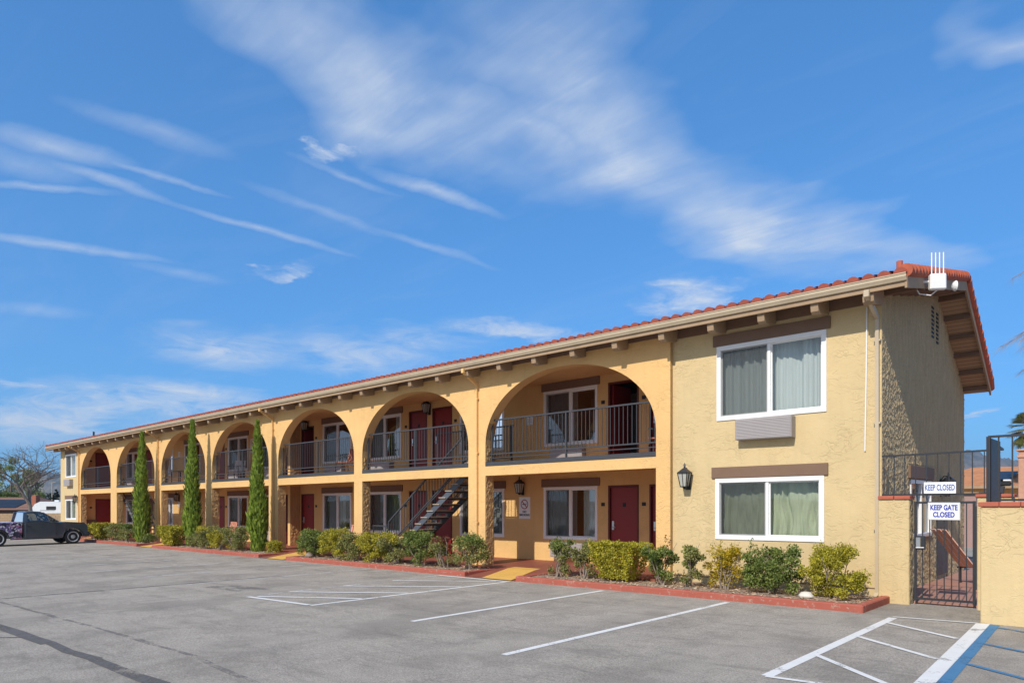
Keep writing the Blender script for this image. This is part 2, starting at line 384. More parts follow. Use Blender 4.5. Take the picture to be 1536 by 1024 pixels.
# accessible bay beside the gate
line('hatching_border', [(.69,-6.3),(.64,-1.74)], .115, M['pw'])
line('hatching_border', [(.62,-1.66),(1.64,-1.53)], .07, M['pw'], .008)
line('hatching_border', [(.69,-6.33),(1.85,-6.2)], .07, M['pw'], .008)
line('hatching_border', [(1.70,-1.50),(1.915,-6.2)], .16, M['pw'])
for a, b in (((.70,-2.26),(1.66,-2.98)),((.72,-3.6),(1.74,-4.42)),((.73,-5.05),(1.80,-6.05))): line('hatching_stripe', [a,b], .075, M['pw'], .008)
line('blue_border', [(1.835,-1.52),(2.05,-6.2)], .115, M['pb'])
for a, b in (((1.91,-1.76),(2.9,-2.3)),((1.97,-3.14),(2.9,-3.72)),((2.03,-4.47),(2.9,-5.1)),((2.08,-5.8),(2.9,-6.4))): line('blue_stripe', [a,b], .07, M['pb'], .008)
# crack seal, old patch
line('crack_seal', [(-12.28,-9.74),(-12.2,-8),(-12.15,-6.5),(-12.05,-4.2)], .05, M['seal'], .005, .012)
line('crack_seal', [(-8.8,-10.55),(-6.6,-10.42),(-5.14,-10.37),(-3.5,-10.33),(-2.2,-10.45)], .15, M['seal'], .005, .03)
line('crack_seal', [(-12.2,-9.9),(-7.77,-9.66),(-5.56,-9.6),(-4.53,-9.55),(-2.7,-9.72)], .07, M['seal2'], .005, .02)
line('crack_seal', [(-8.9,-12),(-7.3,-10.5)], .03, M['seal'], .006, .01)
line('crack_seal', [(-30,-4.6),(-23,-4.2),(-17,-4.0)], .04, M['seal2'], .005, .02)
mb = MB().add([(-11.3,-6.5,.003),(-9.9,-6.35,.003),(-9.75,-5.7,.003),(-11.1,-5.9,.003)], [(0,1,2,3)]); tag(mb.build('asphalt_patch', M['seal2']), kind='structure')

# ---------------------------------------------------------------- kerbs, beds, walkway
FZ = .12
beds = [(-6.9,.18,-1.55),(-16.5,-8.5,-1.55),(-27.0,-18.2,-1.55),(-36.9,-28.8,-1.5)]
walk = MB()
walk.box(-41.65,-3.98,-.30,2.2,-.05,FZ)
for a, b in ((-8.5,-6.9),(-18.2,-16.5),(-28.8,-27.0),(-41.65,-36.9)):
    # sloping ramp aprons between the beds
    walk.add([(a,-1.55,.01),(b,-1.55,.01),(b,-.30,FZ-.002),(a,-.30,FZ-.002)], [(0,1,2,3)])
tag(walk.build('walkway', M['patio']), kind='structure')
for i, (a, b) in enumerate(((-8.5,-6.9),(-18.2,-16.5),(-28.8,-27.0),(-38.4,-36.9))):
    y = .65 if i == 0 else .1
    mb = MB().add([(a+.60,-1.58,.018),(b-.10,-1.58,.018),(b-.50,-.30,FZ+.004),(b-.62,.06,FZ+.006),(a+.12,.06,FZ+.006),(a+.22,-.30,FZ+.004)], [(0,1,2,5),(5,2,3,4)])
    tag(mb.build('ramp', M['yellow']), kind='structure')
for a, b, y in beds:
    k = MB(); back = -.30
    k.bbox(a,b,y,y+.13,-.02,.118,.018)
    k.bbox(a,a+.13,y+.131,back,-.02,.116,.016)
    if b > 0: k.bbox(b-.14,b,y+.131,.095,-.02,.116,.016)
    else: k.bbox(b-.13,b,y+.131,back,-.02,.116,.016)
    tag(k.build('kerb', M['kerb']), kind='structure')
    s = MB(); n = 40; xs = [a+.14+(b-a-.28)*i/n for i in range(n+1)]
    ys = [y+.131, y+.5, y+.85, back if b < 0 else .06]
    s.v = [(x,yy,.070+R.uniform(-.012,.02)+(.02 if 0<j<3 else 0)) for j, yy in enumerate(ys) for x in xs]
    for j in range(3):
        for i in range(n): s.f.append([j*(n+1)+i,j*(n+1)+i+1,(j+1)*(n+1)+i+1,(j+1)*(n+1)+i]); s.m.append(0)
    tag(s.build('planting_bed', M['soil']), kind='structure')
# dry leaf litter and wood chips: uncountable, one object
ch = MB()
for a, b, y in beds:
    for _ in range(int((b-a)*330 if b>0 else (b-a)*150)):
        x = R.uniform(a+.16,b-.16); yy = R.uniform(y+.16,-.32 if b < -8 else -.02)
        if b < 0 and yy > -.32: yy = R.uniform(y+.16,-.4)
        c = Vector((x,yy,.100+R.uniform(-.01,.012))); s_ = R.uniform(.012,.032); t = R.uniform(0,6.28)
        u = Vector((math.cos(t),math.sin(t),R.uniform(-.35,.35)))*s_; w = Vector((-math.sin(t),math.cos(t),R.uniform(-.5,.5)))*s_*.5
        ch.add([c-u-w,c+u-w,c+u+w,c-u+w], [(0,1,2,3)])
tag(ch.build('leaf_litter', M['chip']), kind='stuff')

# ---------------------------------------------------------------- the motel
motel = thing('motel_building', 'long two storey golden stucco motel with arched balconies and red tile roof', 'building')
OP = [(-9.34,-4.32),(-14.67,-9.97),(-19.71,-15.10),(-24.91,-20.36),(-30.0,-25.52),(-35.61,-30.76),(-41.19,-36.46)]
TH = .31
def arch_z(x, a, b): c = (a+b)/2; h = (b-a)/2; t = (x-c)/h; return 3.22+1.68*math.sqrt(max(0,1-abs(t)**2.15))
w = MB()
edges = [(-4.32,-3.98)] + [(OP[i+1][1], OP[i][0]) for i in range(6)] + [(-41.62,-41.19)]
for a, b in edges: w.box(a,b,0,TH,-.03,5.30)
for a, b in OP:
    w.box(a,b,0,TH,2.42,2.66)
    n = 40; xs = [a+(b-a)*(.5-.5*math.cos(math.pi*i/n)) for i in range(n+1)]
    # spandrel: front, back and soffit of the arch
    o = len(w.v)
    for x in xs:
        z = arch_z(x,a,b)
        w.v += [(x,0,z),(x,0,5.30),(x,TH,z),(x,TH,5.30)]
    for i in range(n):
        q = o+4*i
        for f in ((q,q+4,q+5,q+1),(q+2,q+3,q+7,q+6),(q,q+2,q+6,q+4)): w.f.append(list(f)); w.m.append(0)
arc = w.build('arcade_wall', [M['gold'], M['dashg']], motel)
for p_ in arc.data.polygons:
    if abs(p_.normal.x) > .9: p_.material_index = 1
# painted slab edge in every bay
for a, b in OP: MB().bbox(a+.002,b-.002,-.012,.30,2.661,2.765,.006).build('slab_edge', M['iron'], motel)

def holewall(mb, u0, u1, z0, z1, holes, f, b, axis='y', top=None):
    """wall with rectangular holes; f and b are the two face planes; holes (ua,ub,za,zb)"""
    us = sorted({u0,u1,*[h[0] for h in holes],*[h[1] for h in holes]}); zs = sorted({z0,z1,*[h[2] for h in holes],*[h[3] for h in holes]})
    P = (lambda u,d,z:(u,d,z)) if axis == 'y' else (lambda u,d,z:(d,u,z))
    def inh(u,z): return any(h[0]<u<h[1] and h[2]<z<h[3] for h in holes)
    for i in range(len(us)-1):
        for j in range(len(zs)-1):
            if inh((us[i]+us[i+1])/2,(zs[j]+zs[j+1])/2): continue
            for d in (f,b): mb.add([P(us[i],d,zs[j]),P(us[i+1],d,zs[j]),P(us[i+1],d,zs[j+1]),P(us[i],d,zs[j+1])],[(0,1,2,3)])
    for (a,c,z,t) in holes+[(u0,u1,z0,z1)]:
        q = [(a,z),(c,z),(c,t),(a,t)]
        for k in range(4):
            p0, p1 = q[k], q[(k+1)%4]
            mb.add([P(p0[0],f,p0[1]),P(p1[0],f,p1[1]),P(p1[0],b,p1[1]),P(p0[0],b,p0[1])],[(0,1,2,3)])
EF = .10                                                # the end rooms sit a little behind the arcade face
w = MB(); H1 = [(-2.98,-.92,3.31,4.74),(-3.01,-.96,.98,2.14)]
holewall(w, -3.98, 0, -.03, 5.35, H1, EF, EF+.16)
w.build('end_room_wall', M['cream'], motel)
w = MB(); HL = [(-44.2,-42.3,3.44,4.76),(-44.2,-42.3,.98,2.14)]
holewall(w, -45.2, -41.62, -.03, 5.35, HL, EF, EF+.16); w.build('end_room_wall', M['cream'], motel)
# ridge / roof geometry
YE, ZE, YR, ZR, YB, ZB = -.50, 5.30, 4.1, 6.27, 6.96, 4.42
def roofz(y): return ZE+(ZR-ZE)*(y-YE)/(YR-YE) if y < YR else ZR+(ZB-ZR)*(y-YR)/(YB-YR)
# gable wall (faces +X) with the side window and a service door
w = MB(); GH = [(1.95,3.55,1.0,2.08)]
holewall(w, EF+.161, 6.9, -.03, 4.3, GH, 0, -.16, 'x')
poly = [(EF+.161,4.3),(6.9,4.3)] + [(y,roofz(y)-.16) for y in (6.9,5.5,4.1,2,EF+.161)]
w.prism(poly, 'x', -.16, 0)
w.build('gable_wall', M['dashc'], motel)
w = MB(); w.prism([(EF+.161,-.03),(6.9,-.03)]+[(y,roofz(y)-.16) for y in (6.9,4.1,EF+.161)], 'x', -45.2, -45.04); w.build('gable_wall', M['cream'], motel)
w = MB(); w.box(-45.04,-.16,6.72,6.88,-.03,4.4); w.build('rear_wall', M['inner'], motel)
w = MB()
w.box(-3.98,-3.82,EF+.161,2.2,-.03,5.3); w.build('side_wall', M['inner'], motel); w = MB(); w.box(-41.78,-41.62,EF+.161,2.2,-.03,5.3)
w.build('side_wall', M['inner'], motel)
MB().box(-22.06,-21.89,1.74,2.199,-.03,5.2).build('privacy_fin', M['inner'], motel)

# openings of the recessed walkway wall at y = 2.2 : windows and doors on both floors
BY = 2.2
WZ = ((.74,2.13),(3.29,4.78)); DZ = ((FZ,2.15),(2.77,4.80))
wins = [(-9.20,-7.40),(-12.6,-10.75),(-17.40,-15.52),(-20.25,-18.42),(-25.12,-23.35),(-28.02,-26.21),(-32.72,-30.95),(-35.2,-34.15),(-40.62,-38.9)]
doors = [(-7.05,-6.13),(-5.82,-4.92),(-15.10,-14.18),(-13.92,-12.98),(-21.82,-20.9),(-23.0,-22.15),(-29.32,-28.42),(-37.85,-36.95)]
H = []
for fl in (0,1):
    for a, b in wins: H.append((a,b,*WZ[fl]))
    for a, b in doors: H.append((a,b,*DZ[fl]))
w = MB(); holewall(w, -41.62, -3.98, -.03, 5.3, H, BY, BY+.16)
w.build('walkway_wall', M['inner'], motel)
# floors and ceilings
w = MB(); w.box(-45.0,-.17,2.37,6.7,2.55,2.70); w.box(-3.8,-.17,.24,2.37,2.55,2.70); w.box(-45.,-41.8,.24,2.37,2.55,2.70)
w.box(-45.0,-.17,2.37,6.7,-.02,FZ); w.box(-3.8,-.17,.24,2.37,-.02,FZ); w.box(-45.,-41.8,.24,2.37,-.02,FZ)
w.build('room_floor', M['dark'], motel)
ST1 = (-13.6,-10.0); ST2 = (-36.35,-33.4)
w = MB(); SY0, SY1 = .42, 1.32
def slabpart(a, b, y0, y1): w.box(a,b,y0,y1,2.50,2.755)
xs = [-41.62, ST2[0], ST2[1]+.2, ST1[0]+.6, ST1[1], -3.98]
slabpart(xs[0],xs[1],TH,BY); slabpart(xs[2],xs[3],TH,BY); slabpart(xs[4],xs[5],TH,BY)
for a, b in ((xs[1],xs[2]),(xs[3],xs[4])): slabpart(a,b,SY1+.03,BY); slabpart(a,b,TH,SY0-.03)
w.build('balcony_slab', M['inner'], motel)
w = MB()
def floorpart(a,b,y0,y1): w.box(a,b,y0,y1,2.757,2.775)
floorpart(xs[0],xs[1],TH,BY-.002); floorpart(xs[2],xs[3],TH,BY-.002); floorpart(xs[4],xs[5],TH,BY-.002)
for a, b in ((xs[1],xs[2]),(xs[3],xs[4])): floorpart(a,b,SY1+.03,BY-.002)
w.build('balcony_floor', M['patio'], motel)
w = MB(); w.box(-41.62,-3.98,TH,BY,5.02,5.06); w.build('balcony_ceiling', M['inner'], motel)
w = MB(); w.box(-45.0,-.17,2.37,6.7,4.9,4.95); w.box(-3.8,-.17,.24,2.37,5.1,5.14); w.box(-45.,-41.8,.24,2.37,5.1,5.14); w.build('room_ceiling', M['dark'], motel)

# ---- windows
def curtain(x0, x1, z0, z1, y, seed, mat, parent, gap=None, messy=0):
    rr = random.Random(seed); mb = MB(); n = int((x1-x0)/.016); nz = 10 if messy else 3; ph = rr.uniform(0,6)
    ks = [rr.uniform(30,44), rr.uniform(60,85)]
    def off(x, t):
        q = Vector((x*1.0+(.25*mn.noise(Vector((x*1.7,t*2.2,seed))) if messy else 0),seed*3.1,0))
        a = .12*mn.noise(q*8.5)+.085*mn.noise(q*19)+.022*mn.noise(q*44)+.012*math.sin(ks[0]*x+ph)
        if messy: a += .05*mn.noise(Vector((x*3.2,t*3.4,seed*1.7)))*1.3
        return a
    o = 0
    for j in range(nz+1):
        t = j/nz
        for i in range(n+1):
            x = x0+(x1-x0)*i/n; mb.v.append((x, y+off(x,t), z0+(z1-z0)*t))
    for j in range(nz):
        for i in range(n):
            xm = x0+(x1-x0)*(i+.5)/n
            if gap and gap[0] < xm < gap[1]: continue
            mb.f.append([j*(n+1)+i,j*(n+1)+i+1,(j+1)*(n+1)+i+1,(j+1)*(n+1)+i]); mb.m.append(0)
    return mb.build('curtain', mat, parent, smooth=True)
wseed = [0]
def window(x0, x1, z0, z1, y, cur='cur_d', gap=None, fw=.065, messy=0, mid=.5, header=True, side=0, gl='glass'):
    wseed[0] += 1; mb = MB(); f, bk = y-.022, y+.10
    mb.bbox(x0-.02,x1+.02,f,bk,z1-fw,z1+.02,.006); mb.bbox(x0-.02,x1+.02,f,bk,z0-.02,z0+fw,.006)
    mb.bbox(x0-.02,x0+fw,f+.001,bk,z0+fw,z1-fw,.006); mb.bbox(x1-fw,x1+.02,f+.001,bk,z0+fw,z1-fw,.006)
    xm = x0+(x1-x0)*mid; mb.bbox(xm-.03,xm+.03,f+.018,bk-.01,z0+fw,z1-fw,.005)
    for a, b in ((x0+fw,xm-.03),(xm+.03,x1-fw)):           # inner sashes
        s = .022; yy = y+.012 if a < xm-.1 else y+.03
        mb.box(a,a+s,yy,yy+.03,z0+fw,z1-fw); mb.box(b-s,b,yy,yy+.03,z0+fw,z1-fw); mb.box(a+s,b-s,yy,yy+.03,z0+fw,z0+fw+s); mb.box(a+s,b-s,yy,yy+.03,z1-fw-s,z1-fw)
    wn = mb.build('window', M['white'], motel)
    pb = MB(); yy = y+.05
    pb.add([(x0+fw,yy,z0+fw),(x1-fw,yy,z0+fw),(x1-fw,yy,z1-fw),(x0+fw,yy,z1-fw)], [(0,1,2,3)])
    pb.build('pane', M[gl], wn)
    sc = (x0+fw,xm-.03) if not side else (xm+.03,x1-fw)
    MB().add([(sc[0],y+.008,z0+fw),(sc[1],y+.008,z0+fw),(sc[1],y+.008,z1-fw),(sc[0],y+.008,z1-fw)], [(0,1,2,3)]).build('insect_screen', M['screen'], wn)
    if gap is None: gap = None
    else: gap = (x0+(x1-x0)*gap[0], x0+(x1-x0)*gap[1])
    curtain(x0+.03,x1-.03,z0+.03,z1-.02,y+.26,wseed[0],M[cur],wn,gap,messy)
    if header:
        MB().bbox(x0-.09,x1+.09,y-.035,y-.001,z1+.022,z1+.24,.006).build('header_board', M['brown'], motel)
    return wn
window(-2.98,-.92,3.31,4.74,EF,'cur_w',(.455,.462),messy=0,fw=.07); window(-3.01,-.96,.98,2.14,EF,'cur_g',None,messy=1,fw=.07)
window(-44.2,-42.3,3.44,4.76,EF,'cur_w'); window(-44.2,-42.3,.98,2.14,EF,'cur_g',None,messy=1)
gaps = [(.5,.64),(.05,.3),None,(.62,.86),(.3,.5),(.5,.8),(.1,.4),None,(.2,.8)]
gapu = [(.55,.85),(.4,.9),(.45,.7),(.35,.75),(.5,.95),(.55,.98),(.1,.9),(.1,.9),(.1,.95)]
for i, (a, b) in enumerate(wins):
    for fl in (0,1):
        window(a,b,*WZ[fl],BY,('cur_w','cur_d','cur_d')[(i+fl)%3] if i else ('cur_w','cur_d')[fl],(gaps,gapu)[fl][i],fw=.06,gl='glass2',header=not(i==7 and 0))
# table lamp glow-free silhouette is inside the room of the third arch
lamp = thing('table_lamp', 'pale drum shaded table lamp seen through the third arch ground floor window', 'lamp', (-18.95,2.9,.75))
MB().lathe((0,0,0),[(.14,.45),(.17,.45),(.15,.72),(.13,.72)],14).build('lamp_shade', M['signw'], lamp, True)
MB().lathe((0,0,0),[(.09,0),(.09,.03),(.03,.08),(.05,.2),(.02,.35),(.015,.5)],12).build('lamp_base', M['terra'], lamp, True)
nt_ = MB(); nt_.box(-.3,.3,-.25,.25,-.03,0); nt_.box(-.28,.28,-.23,.23,-.63,-.03)
tag(nt_.build('bedside_table', M['frame'], loc=(-18.95,2.95,.75)), 'dark wooden bedside table inside the third arch room carrying a lamp', 'table')

# ---- doors
def door(x0, x1, z0, z1, y, openr=False, plate=-1, axis='y'):
    mb = MB(); mb.box(x0,x0+.05,y-.012,y+.12,z0,z1); mb.box(x1-.05,x1,y-.012,y+.12,z0,z1); mb.box(x0+.05,x1-.05,y-.012,y+.12,z1-.05,z1)
    d = mb.build('door', M['frame'], motel)
    if not openr:
        MB().bbox(x0+.052,x1-.052,y+.045,y+.09,z0+.01,z1-.052,.004).build('door_leaf', M['door'], d)
        MB().bbox((x0+x1)/2-.045,(x0+x1)/2+.045,y+.035,y+.047,z1-.55,z1-.45,.003).build('room_number', M['black'], d)
        h = MB(); hx = x0+.13
        h.bbox(hx-.035,hx+.035,y+.02,y+.05,z0+.88,z0+1.12,.008); h.tube([(hx,y+.02,z0+.95),(hx,y-.02,z0+.95),(hx+.11,y-.02,z0+.95)],.011,8); h.build('door_handle', M['chrome'], d)
    else:
        MB().bbox(x0+.055,x0+.10,y+.10,y+.90,z0+.01,z1-.052,.004).build('door_leaf', M['door'], d)
    px = x0-.16 if plate < 0 else x1+.16
    MB().bbox(px-.055,px+.055,y-.018,y-.001,z0+1.50,z0+1.59,.003).build('room_plaque', M['black'], motel)
pl = [-1,-1,-1,1,1,-1,1,-1]
for i, (a, b) in enumerate(doors):
    for fl in (0,1): door(a,b,*DZ[fl],BY,openr=(i==0 and fl==1) or (i==4 and fl==1),plate=pl[i])
# doors in the far end-room wall, facing back along the walkway
for z0, z1 in ((FZ,2.15),(2.77,4.80)):
    d = MB().box(-41.619,-41.60,.88,1.80,z0,z1).build('door', M['frame'], motel)
    MB().bbox(-41.60,-41.585,.93,1.75,z0+.01,z1-.05,.003).build('door_leaf', M['door'], d)
    MB().bbox(-41.618,-41.60,.58,.70,z0+1.5,z0+1.59,.003).build('room_plaque', M['black'], motel)
# interior back wall of rooms (pale, catches some light)
w = MB(); w.box(-45,-.2,4.6,4.65,.12,2.5); w.box(-45,-.2,4.6,4.65,2.72,4.88); w.build('room_partition', plain('room_wall',(.30,.26,.22,1),.9), motel)
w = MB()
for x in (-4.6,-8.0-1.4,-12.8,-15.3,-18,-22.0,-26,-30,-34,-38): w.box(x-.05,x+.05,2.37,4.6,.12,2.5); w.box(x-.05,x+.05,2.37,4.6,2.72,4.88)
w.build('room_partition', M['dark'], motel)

# ---- rough dash coat: real relief on the faces the sun only grazes
from mathutils import noise as mn
def dashcoat(x0, y0, y1, zfn, z0, parent, mat, step=.023, amp=.020, holes=(), name='dash_coat'):
    ny = max(2,int((y1-y0)/step)); zt = max(zfn(y0+(y1-y0)*i/ny) for i in range(ny+1)); nzr = int((zt-z0)/step); mb = MB(); idx = {}
    def vid(i, j):
        if (i,j) not in idx:
            y = y0+(y1-y0)*i/ny; z = min(z0+step*j, zfn(y)); p = Vector((x0*3.1,y,z*.62))
            h = .6*mn.noise(p*13)+.9*mn.noise(p*27)+.5*mn.noise(p*55); h = max(-.3,h-.1)*amp*.85
            if i in (0,ny): h = -.004
            idx[i,j] = len(mb.v); mb.v.append((x0+.006+h,y,z))
        return idx[i,j]
    for j in range(nzr+1):
        for i in range(ny):
            y = y0+(y1-y0)*(i+.5)/ny; z = z0+step*j
            if z >= zfn(y): continue
            if any(a<y<b and c<z+step/2<d for a,b,c,d in holes): continue
            mb.f.append([vid(i,j),vid(i+1,j),vid(i+1,j+1),vid(i,j+1)]); mb.m.append(0)
    return mb.build(name, mat, parent)
dashcoat(0, EF+.002, 6.9, lambda y: roofz(y)-.17, -.02, motel, M['dashc'], holes=[(1.86,3.64,.9,2.40),(4.0,5.02,0,1.33),(3.56,3.86,5.0,5.75),(3.96,4.26,4.95,5.7)])
for i, (a, b) in enumerate(OP):
    dashcoat(a, .012, TH-.006, lambda y: 2.415, FZ, motel, M['dashg'], step=.026 if i < 3 else .05, amp=.018)
    dashcoat(a, .012, TH-.006, lambda y: 3.2, 2.78, motel, M['dashg'], step=.026 if i < 3 else .05, amp=.018)
dashcoat(-21.89, 1.75, 2.19, lambda y: 2.45, FZ, motel, M['dashg'], step=.04); dashcoat(-21.89, 1.75, 2.19, lambda y: 5.0, 2.78, motel, M['dashg'], step=.04)
# ---- roof
rx0, rx1 = -45.8, .53
w = MB()
w.prism([(YE+.02,ZE-.10),(YR,ZR-.10),(YB,ZB-.10),(YB,ZB-.16),(YR,ZR-.17),(YE+.02,ZE-.16)], 'x', rx0+.03, rx1-.03)
w.build('roof_deck', M['planks'], motel)
w = MB()   # barge boards at both gable ends
for xa, xb in ((rx1-.03,rx1+.005),(rx0-.005,rx0+.03)):
    w.prism([(YE-.02,ZE-.06),(YR,ZR-.06),(YB+.03,ZB-.06),(YB+.03,ZB-.24),(YR,ZR-.25),(YE-.02,ZE-.24)], 'x', xa, xb)
w.box(rx0+.03,rx1-.03,YE-.01,YE+.02,ZE-.20,ZE-.06)
w.build('fascia_board', M['soffit'], motel)
w = MB()
for i in range(14):                                     # lookouts crossing the gable overhang
    y = .25+i*.5
    if y > 7: break
    for xa, xb in ((.002,rx1-.03),(rx0+.03,-45.202)):
        w = MB(); w.prism([(y-.035,roofz(y)-.165),(y+.035,roofz(y+.03)-.165),(y+.035,roofz(y)-.26),(y-.035,roofz(y)-.26)], 'x', xa, xb); w.build('lookout_beam', M['brown'], motel)
# clay barrel tiles: corrugated courses
def tilesheet(y0, z0, y1, z1, name):
    mb = MB(); P = .235; ncol = int((rx1-rx0)/P); L = math.hypot(y1-y0,z1-z0); nc = int(L/.38); seg = 6
    dy, dz = (y1-y0)/L, (z1-z0)/L; ny_, nz_ = -dz, dy
    if nz_ < 0: ny_, nz_ = -ny_, -nz_
    rr = random.Random(11)
    for c in range(nc):
        s0 = L*c/nc; s1 = L*(c+1)/nc+.05
        for k in range(ncol):
            x = rx0+.06+P*k; j = rr.uniform(-.012,.012); lift = rr.uniform(0,.012)
            o = len(mb.v)
            for s, h, r in ((s0+j,.045+lift,.088),(s1,.012,.075)):
                for q in range(seg+1):
                    t = math.pi*q/seg
                    ox = x+P/2+math.cos(t)*(r+.012); oh = h-.045+math.sin(t)*r
                    mb.v.append((ox, y0+dy*s+ny_*oh, z0+dz*s+nz_*oh))
            for q in range(seg): mb.f.append([o+q,o+q+1,o+seg+1+q+1,o+seg+1+q]); mb.m.append(0)
            if c == 0:
                mb.f.append([o+q for q in range(seg+1)]); mb.m.append(0)
            # pan between barrels
            o = len(mb.v); mb.v += [(x-P*.18,y0+dy*s0+ny_*.0,z0+dz*s0-.012*nz_),(x+P*.18,y0+dy*s0,z0+dz*s0-.012*nz_),(x+P*.18,y0+dy*s1,z0+dz*s1-.03*nz_),(x-P*.18,y0+dy*s1,z0+dz*s1-.03*nz_)]
            mb.f.append([o,o+1,o+2,o+3]); mb.m.append(0)
    return mb.build(name, M['tile'], motel, smooth=False)
tilesheet(YE-.05, ZE, YR, ZR, 'roof_tiles'); tilesheet(YB+.05, ZB-.03, YR, ZR, 'roof_tiles')
w = MB()
k = 0
for xe, sg in ((rx1-.02,1),(rx0+.02,-1)):               # rake tiles, stepping along the gable edge
    y = YE-.02
    while y < YB:
        z = roofz(y); sl = (roofz(y+.01)-z)/.01; L = .30
        p0 = Vector((xe,y,z)); p1 = Vector((xe,y+L,z+sl*L)); 
        w.tube([p0+Vector((0,0,.045)),p1+Vector((0,0,.01))],[.108,.080],12); y += .215; k += 1
w.tube([(rx0,YR,ZR+.02),(rx1,YR,ZR+.02)],.12,10)
w.build('ridge_and_rake_tiles', plain('orange_clay_tile',(.42,.105,.055,1),.8,var=.4,vs=7,bmp=.3,dirt=.2), motel)
MB().box(-3.98,-.0,EF-.02,EF-.001,5.06,5.34).build('frieze_shade_strip', M['brown'], motel)
MB().box(-41.62,-3.981,-.018,-.001,5.13,5.34).build('frieze_shade_strip', M['brown'], motel)  # end-room strip is a frieze; this arcade one paints in the eave shade
# rafter tails
tx = [-.06,-.92,-1.87,-2.86,-3.93]
while tx[-1] > -44.5: tx.append(tx[-1]-1.13)
for x in tx:
    w = MB(); hw = .085 if x > -.3 else .065
    w.prism([(-.0185 if x<-3.98 and x>-41.6 else EF-.0205,5.01),(-.20,4.96),(-.38,4.93),(-.44,4.97),(-.46,5.06),(-.46,5.20),(-.0185 if x<-3.98 and x>-41.6 else EF-.0205,5.31)][::1], 'x', x-hw, x+hw)
    w.build('rafter_tail', M['soffit'], motel)
# gutter
w = MB(); g0, g1 = -.575, -.475
w.prism([(g1,5.18),(g0+.03,5.18),(g0+.012,5.215),(g0,5.235),(g0,5.275),(g0-.012,5.28),(g0-.012,5.295),(g0+.01,5.295),(g0+.012,5.22),(g0+.035,5.195),(g1-.01,5.195),(g1-.01,5.29),(g1,5.29)], 'x', rx0, rx1)
w.prism([(g1-.01,5.196),(g0+.035,5.196),(g0+.02,5.22),(g1-.01,5.22)], 'x', rx1-.004, rx1)
w.build('gutter', M['gutter'], motel)
def downspout(x, mat, wy=-.001):
    w = MB(); s = .055
    w.bbox(x-.045,x+.045,g0+.01,g1-.01,5.02,5.14,.01)
    w.bar((x,-.52,5.06),(x,wy-.035,4.80),.08,.055,up=(1,0,0)); w.bar((x,wy-.032,4.86),(x,wy-.032,.10),.075,.06,up=(1,0,0))
    w.bar((x,wy-.032,.12),(x,wy-.13,.05),.078,.062,up=(1,0,0))
    for z in (1.2,3.0,4.4): w.box(x-.055,x+.055,wy-.066,wy-.001,z,z+.03)
    return w.build('downspout', mat, motel)
downspout(-.06, M['gutter'], EF)
for x in (-9.62,-20.02,-30.3,-41.4): downspout(x, M['gold'])
w = MB().tube([(-.23,EF-.02,5.02),(-.235,EF-.02,4.2),(-.26,EF-.02,2.55)],.012,6); w.build('conduit', M['white'], motel)
MB().tube([(.25,.2,5.35),(.25,.2,5.72)],.05,10).build('vent_pipe', M['cap'], motel)
MB().tube([(-41.0,.6,5.45),(-41.0,.6,5.95)],.05,8).build('vent_pipe', M['dkiron'], motel)
# gable louvres (dark slots), side window and service door
for vy, vz in ((3.62,5.66),(4.02,5.60)):
    w = MB()
    for k in range(8): w.bbox(.001,.012,vy,vy+.18,vz-.085*k,vz+.05-.085*k,.002)
    w.build('gable_vent', M['black'], motel)
w = MB(); f = .055
for za, zb in ((2.08-f,2.10),(.98,1.0+f)): w.bbox(-.08,.022,1.93,3.57,za,zb,.005)
for ya, yb in ((1.93,1.95+f),(2.72,2.78),(3.55-f,3.57)): w.bbox(-.08,.02,ya,yb,1.0+f,2.08-f,.005)
sw = w.build('window', M['white'], motel)
MB().add([(-.04,1.95,1.0),(-.04,3.55,1.0),(-.04,3.55,2.08),(-.04,1.95,2.08)],[(0,1,2,3)]).build('pane', M['glass'], sw)
w = MB(); w.box(-.14,-.13,1.9,3.6,.95,2.12); w.build('curtain', M['dark'], sw)
MB().bbox(.001,.05,1.78,3.66,2.12,2.36,.006).build('header_board', M['brown'], motel)
d = MB().bbox(.001,.03,4.05,4.98,FZ,1.30,.004).build('louvred_panel', M['dkiron'], motel)
# thin wainscot joint line near the foot of the end room, and a small vent hood
w = MB().box(-3.98,-.0,EF-.012,EF-.001,.20,.212); w.build('weep_screed', M['brown'], motel)
w = MB().bbox(-.62,-.36,EF-.10,EF-.001,.30,.42,.02); w.build('vent_hood', M['cream'], motel)

# ---- balcony railings
def railing(a, b, y, z0=2.775, post=None, name='balcony_railing', mat=None):
    mb = MB(); zt = z0+1.07; mat = mat or M['iron']
    mb.bar((a,y,zt),(b,y,zt),.045,.035); mb.bar((a,y,z0+.20),(b,y,z0+.20),.03,.03); mb.bar((a,y,z0+.10),(b,y,z0+.10),.03,.022)
    n = int((b-a)/.112)
    for i in range(1,n): x = a+(b-a)*i/n; mb.bar((x,y,z0+.20),(x,y,zt),.014,.014)
    r = mb.build(name, mat, motel)
    for x in (post if post is not None else [a+.08,(a+b)/2,b-.06]): MB().bar((x,y,z0-.02),(x,y,zt),.04,.04).build('post', mat, r)
    return r
for a, b in OP: railing(a+.005,b-.005,.16)
railing(ST1[0]+.75,ST1[1]+.35,SY1+.08,name='stairwell_railing',mat=M['iron'])

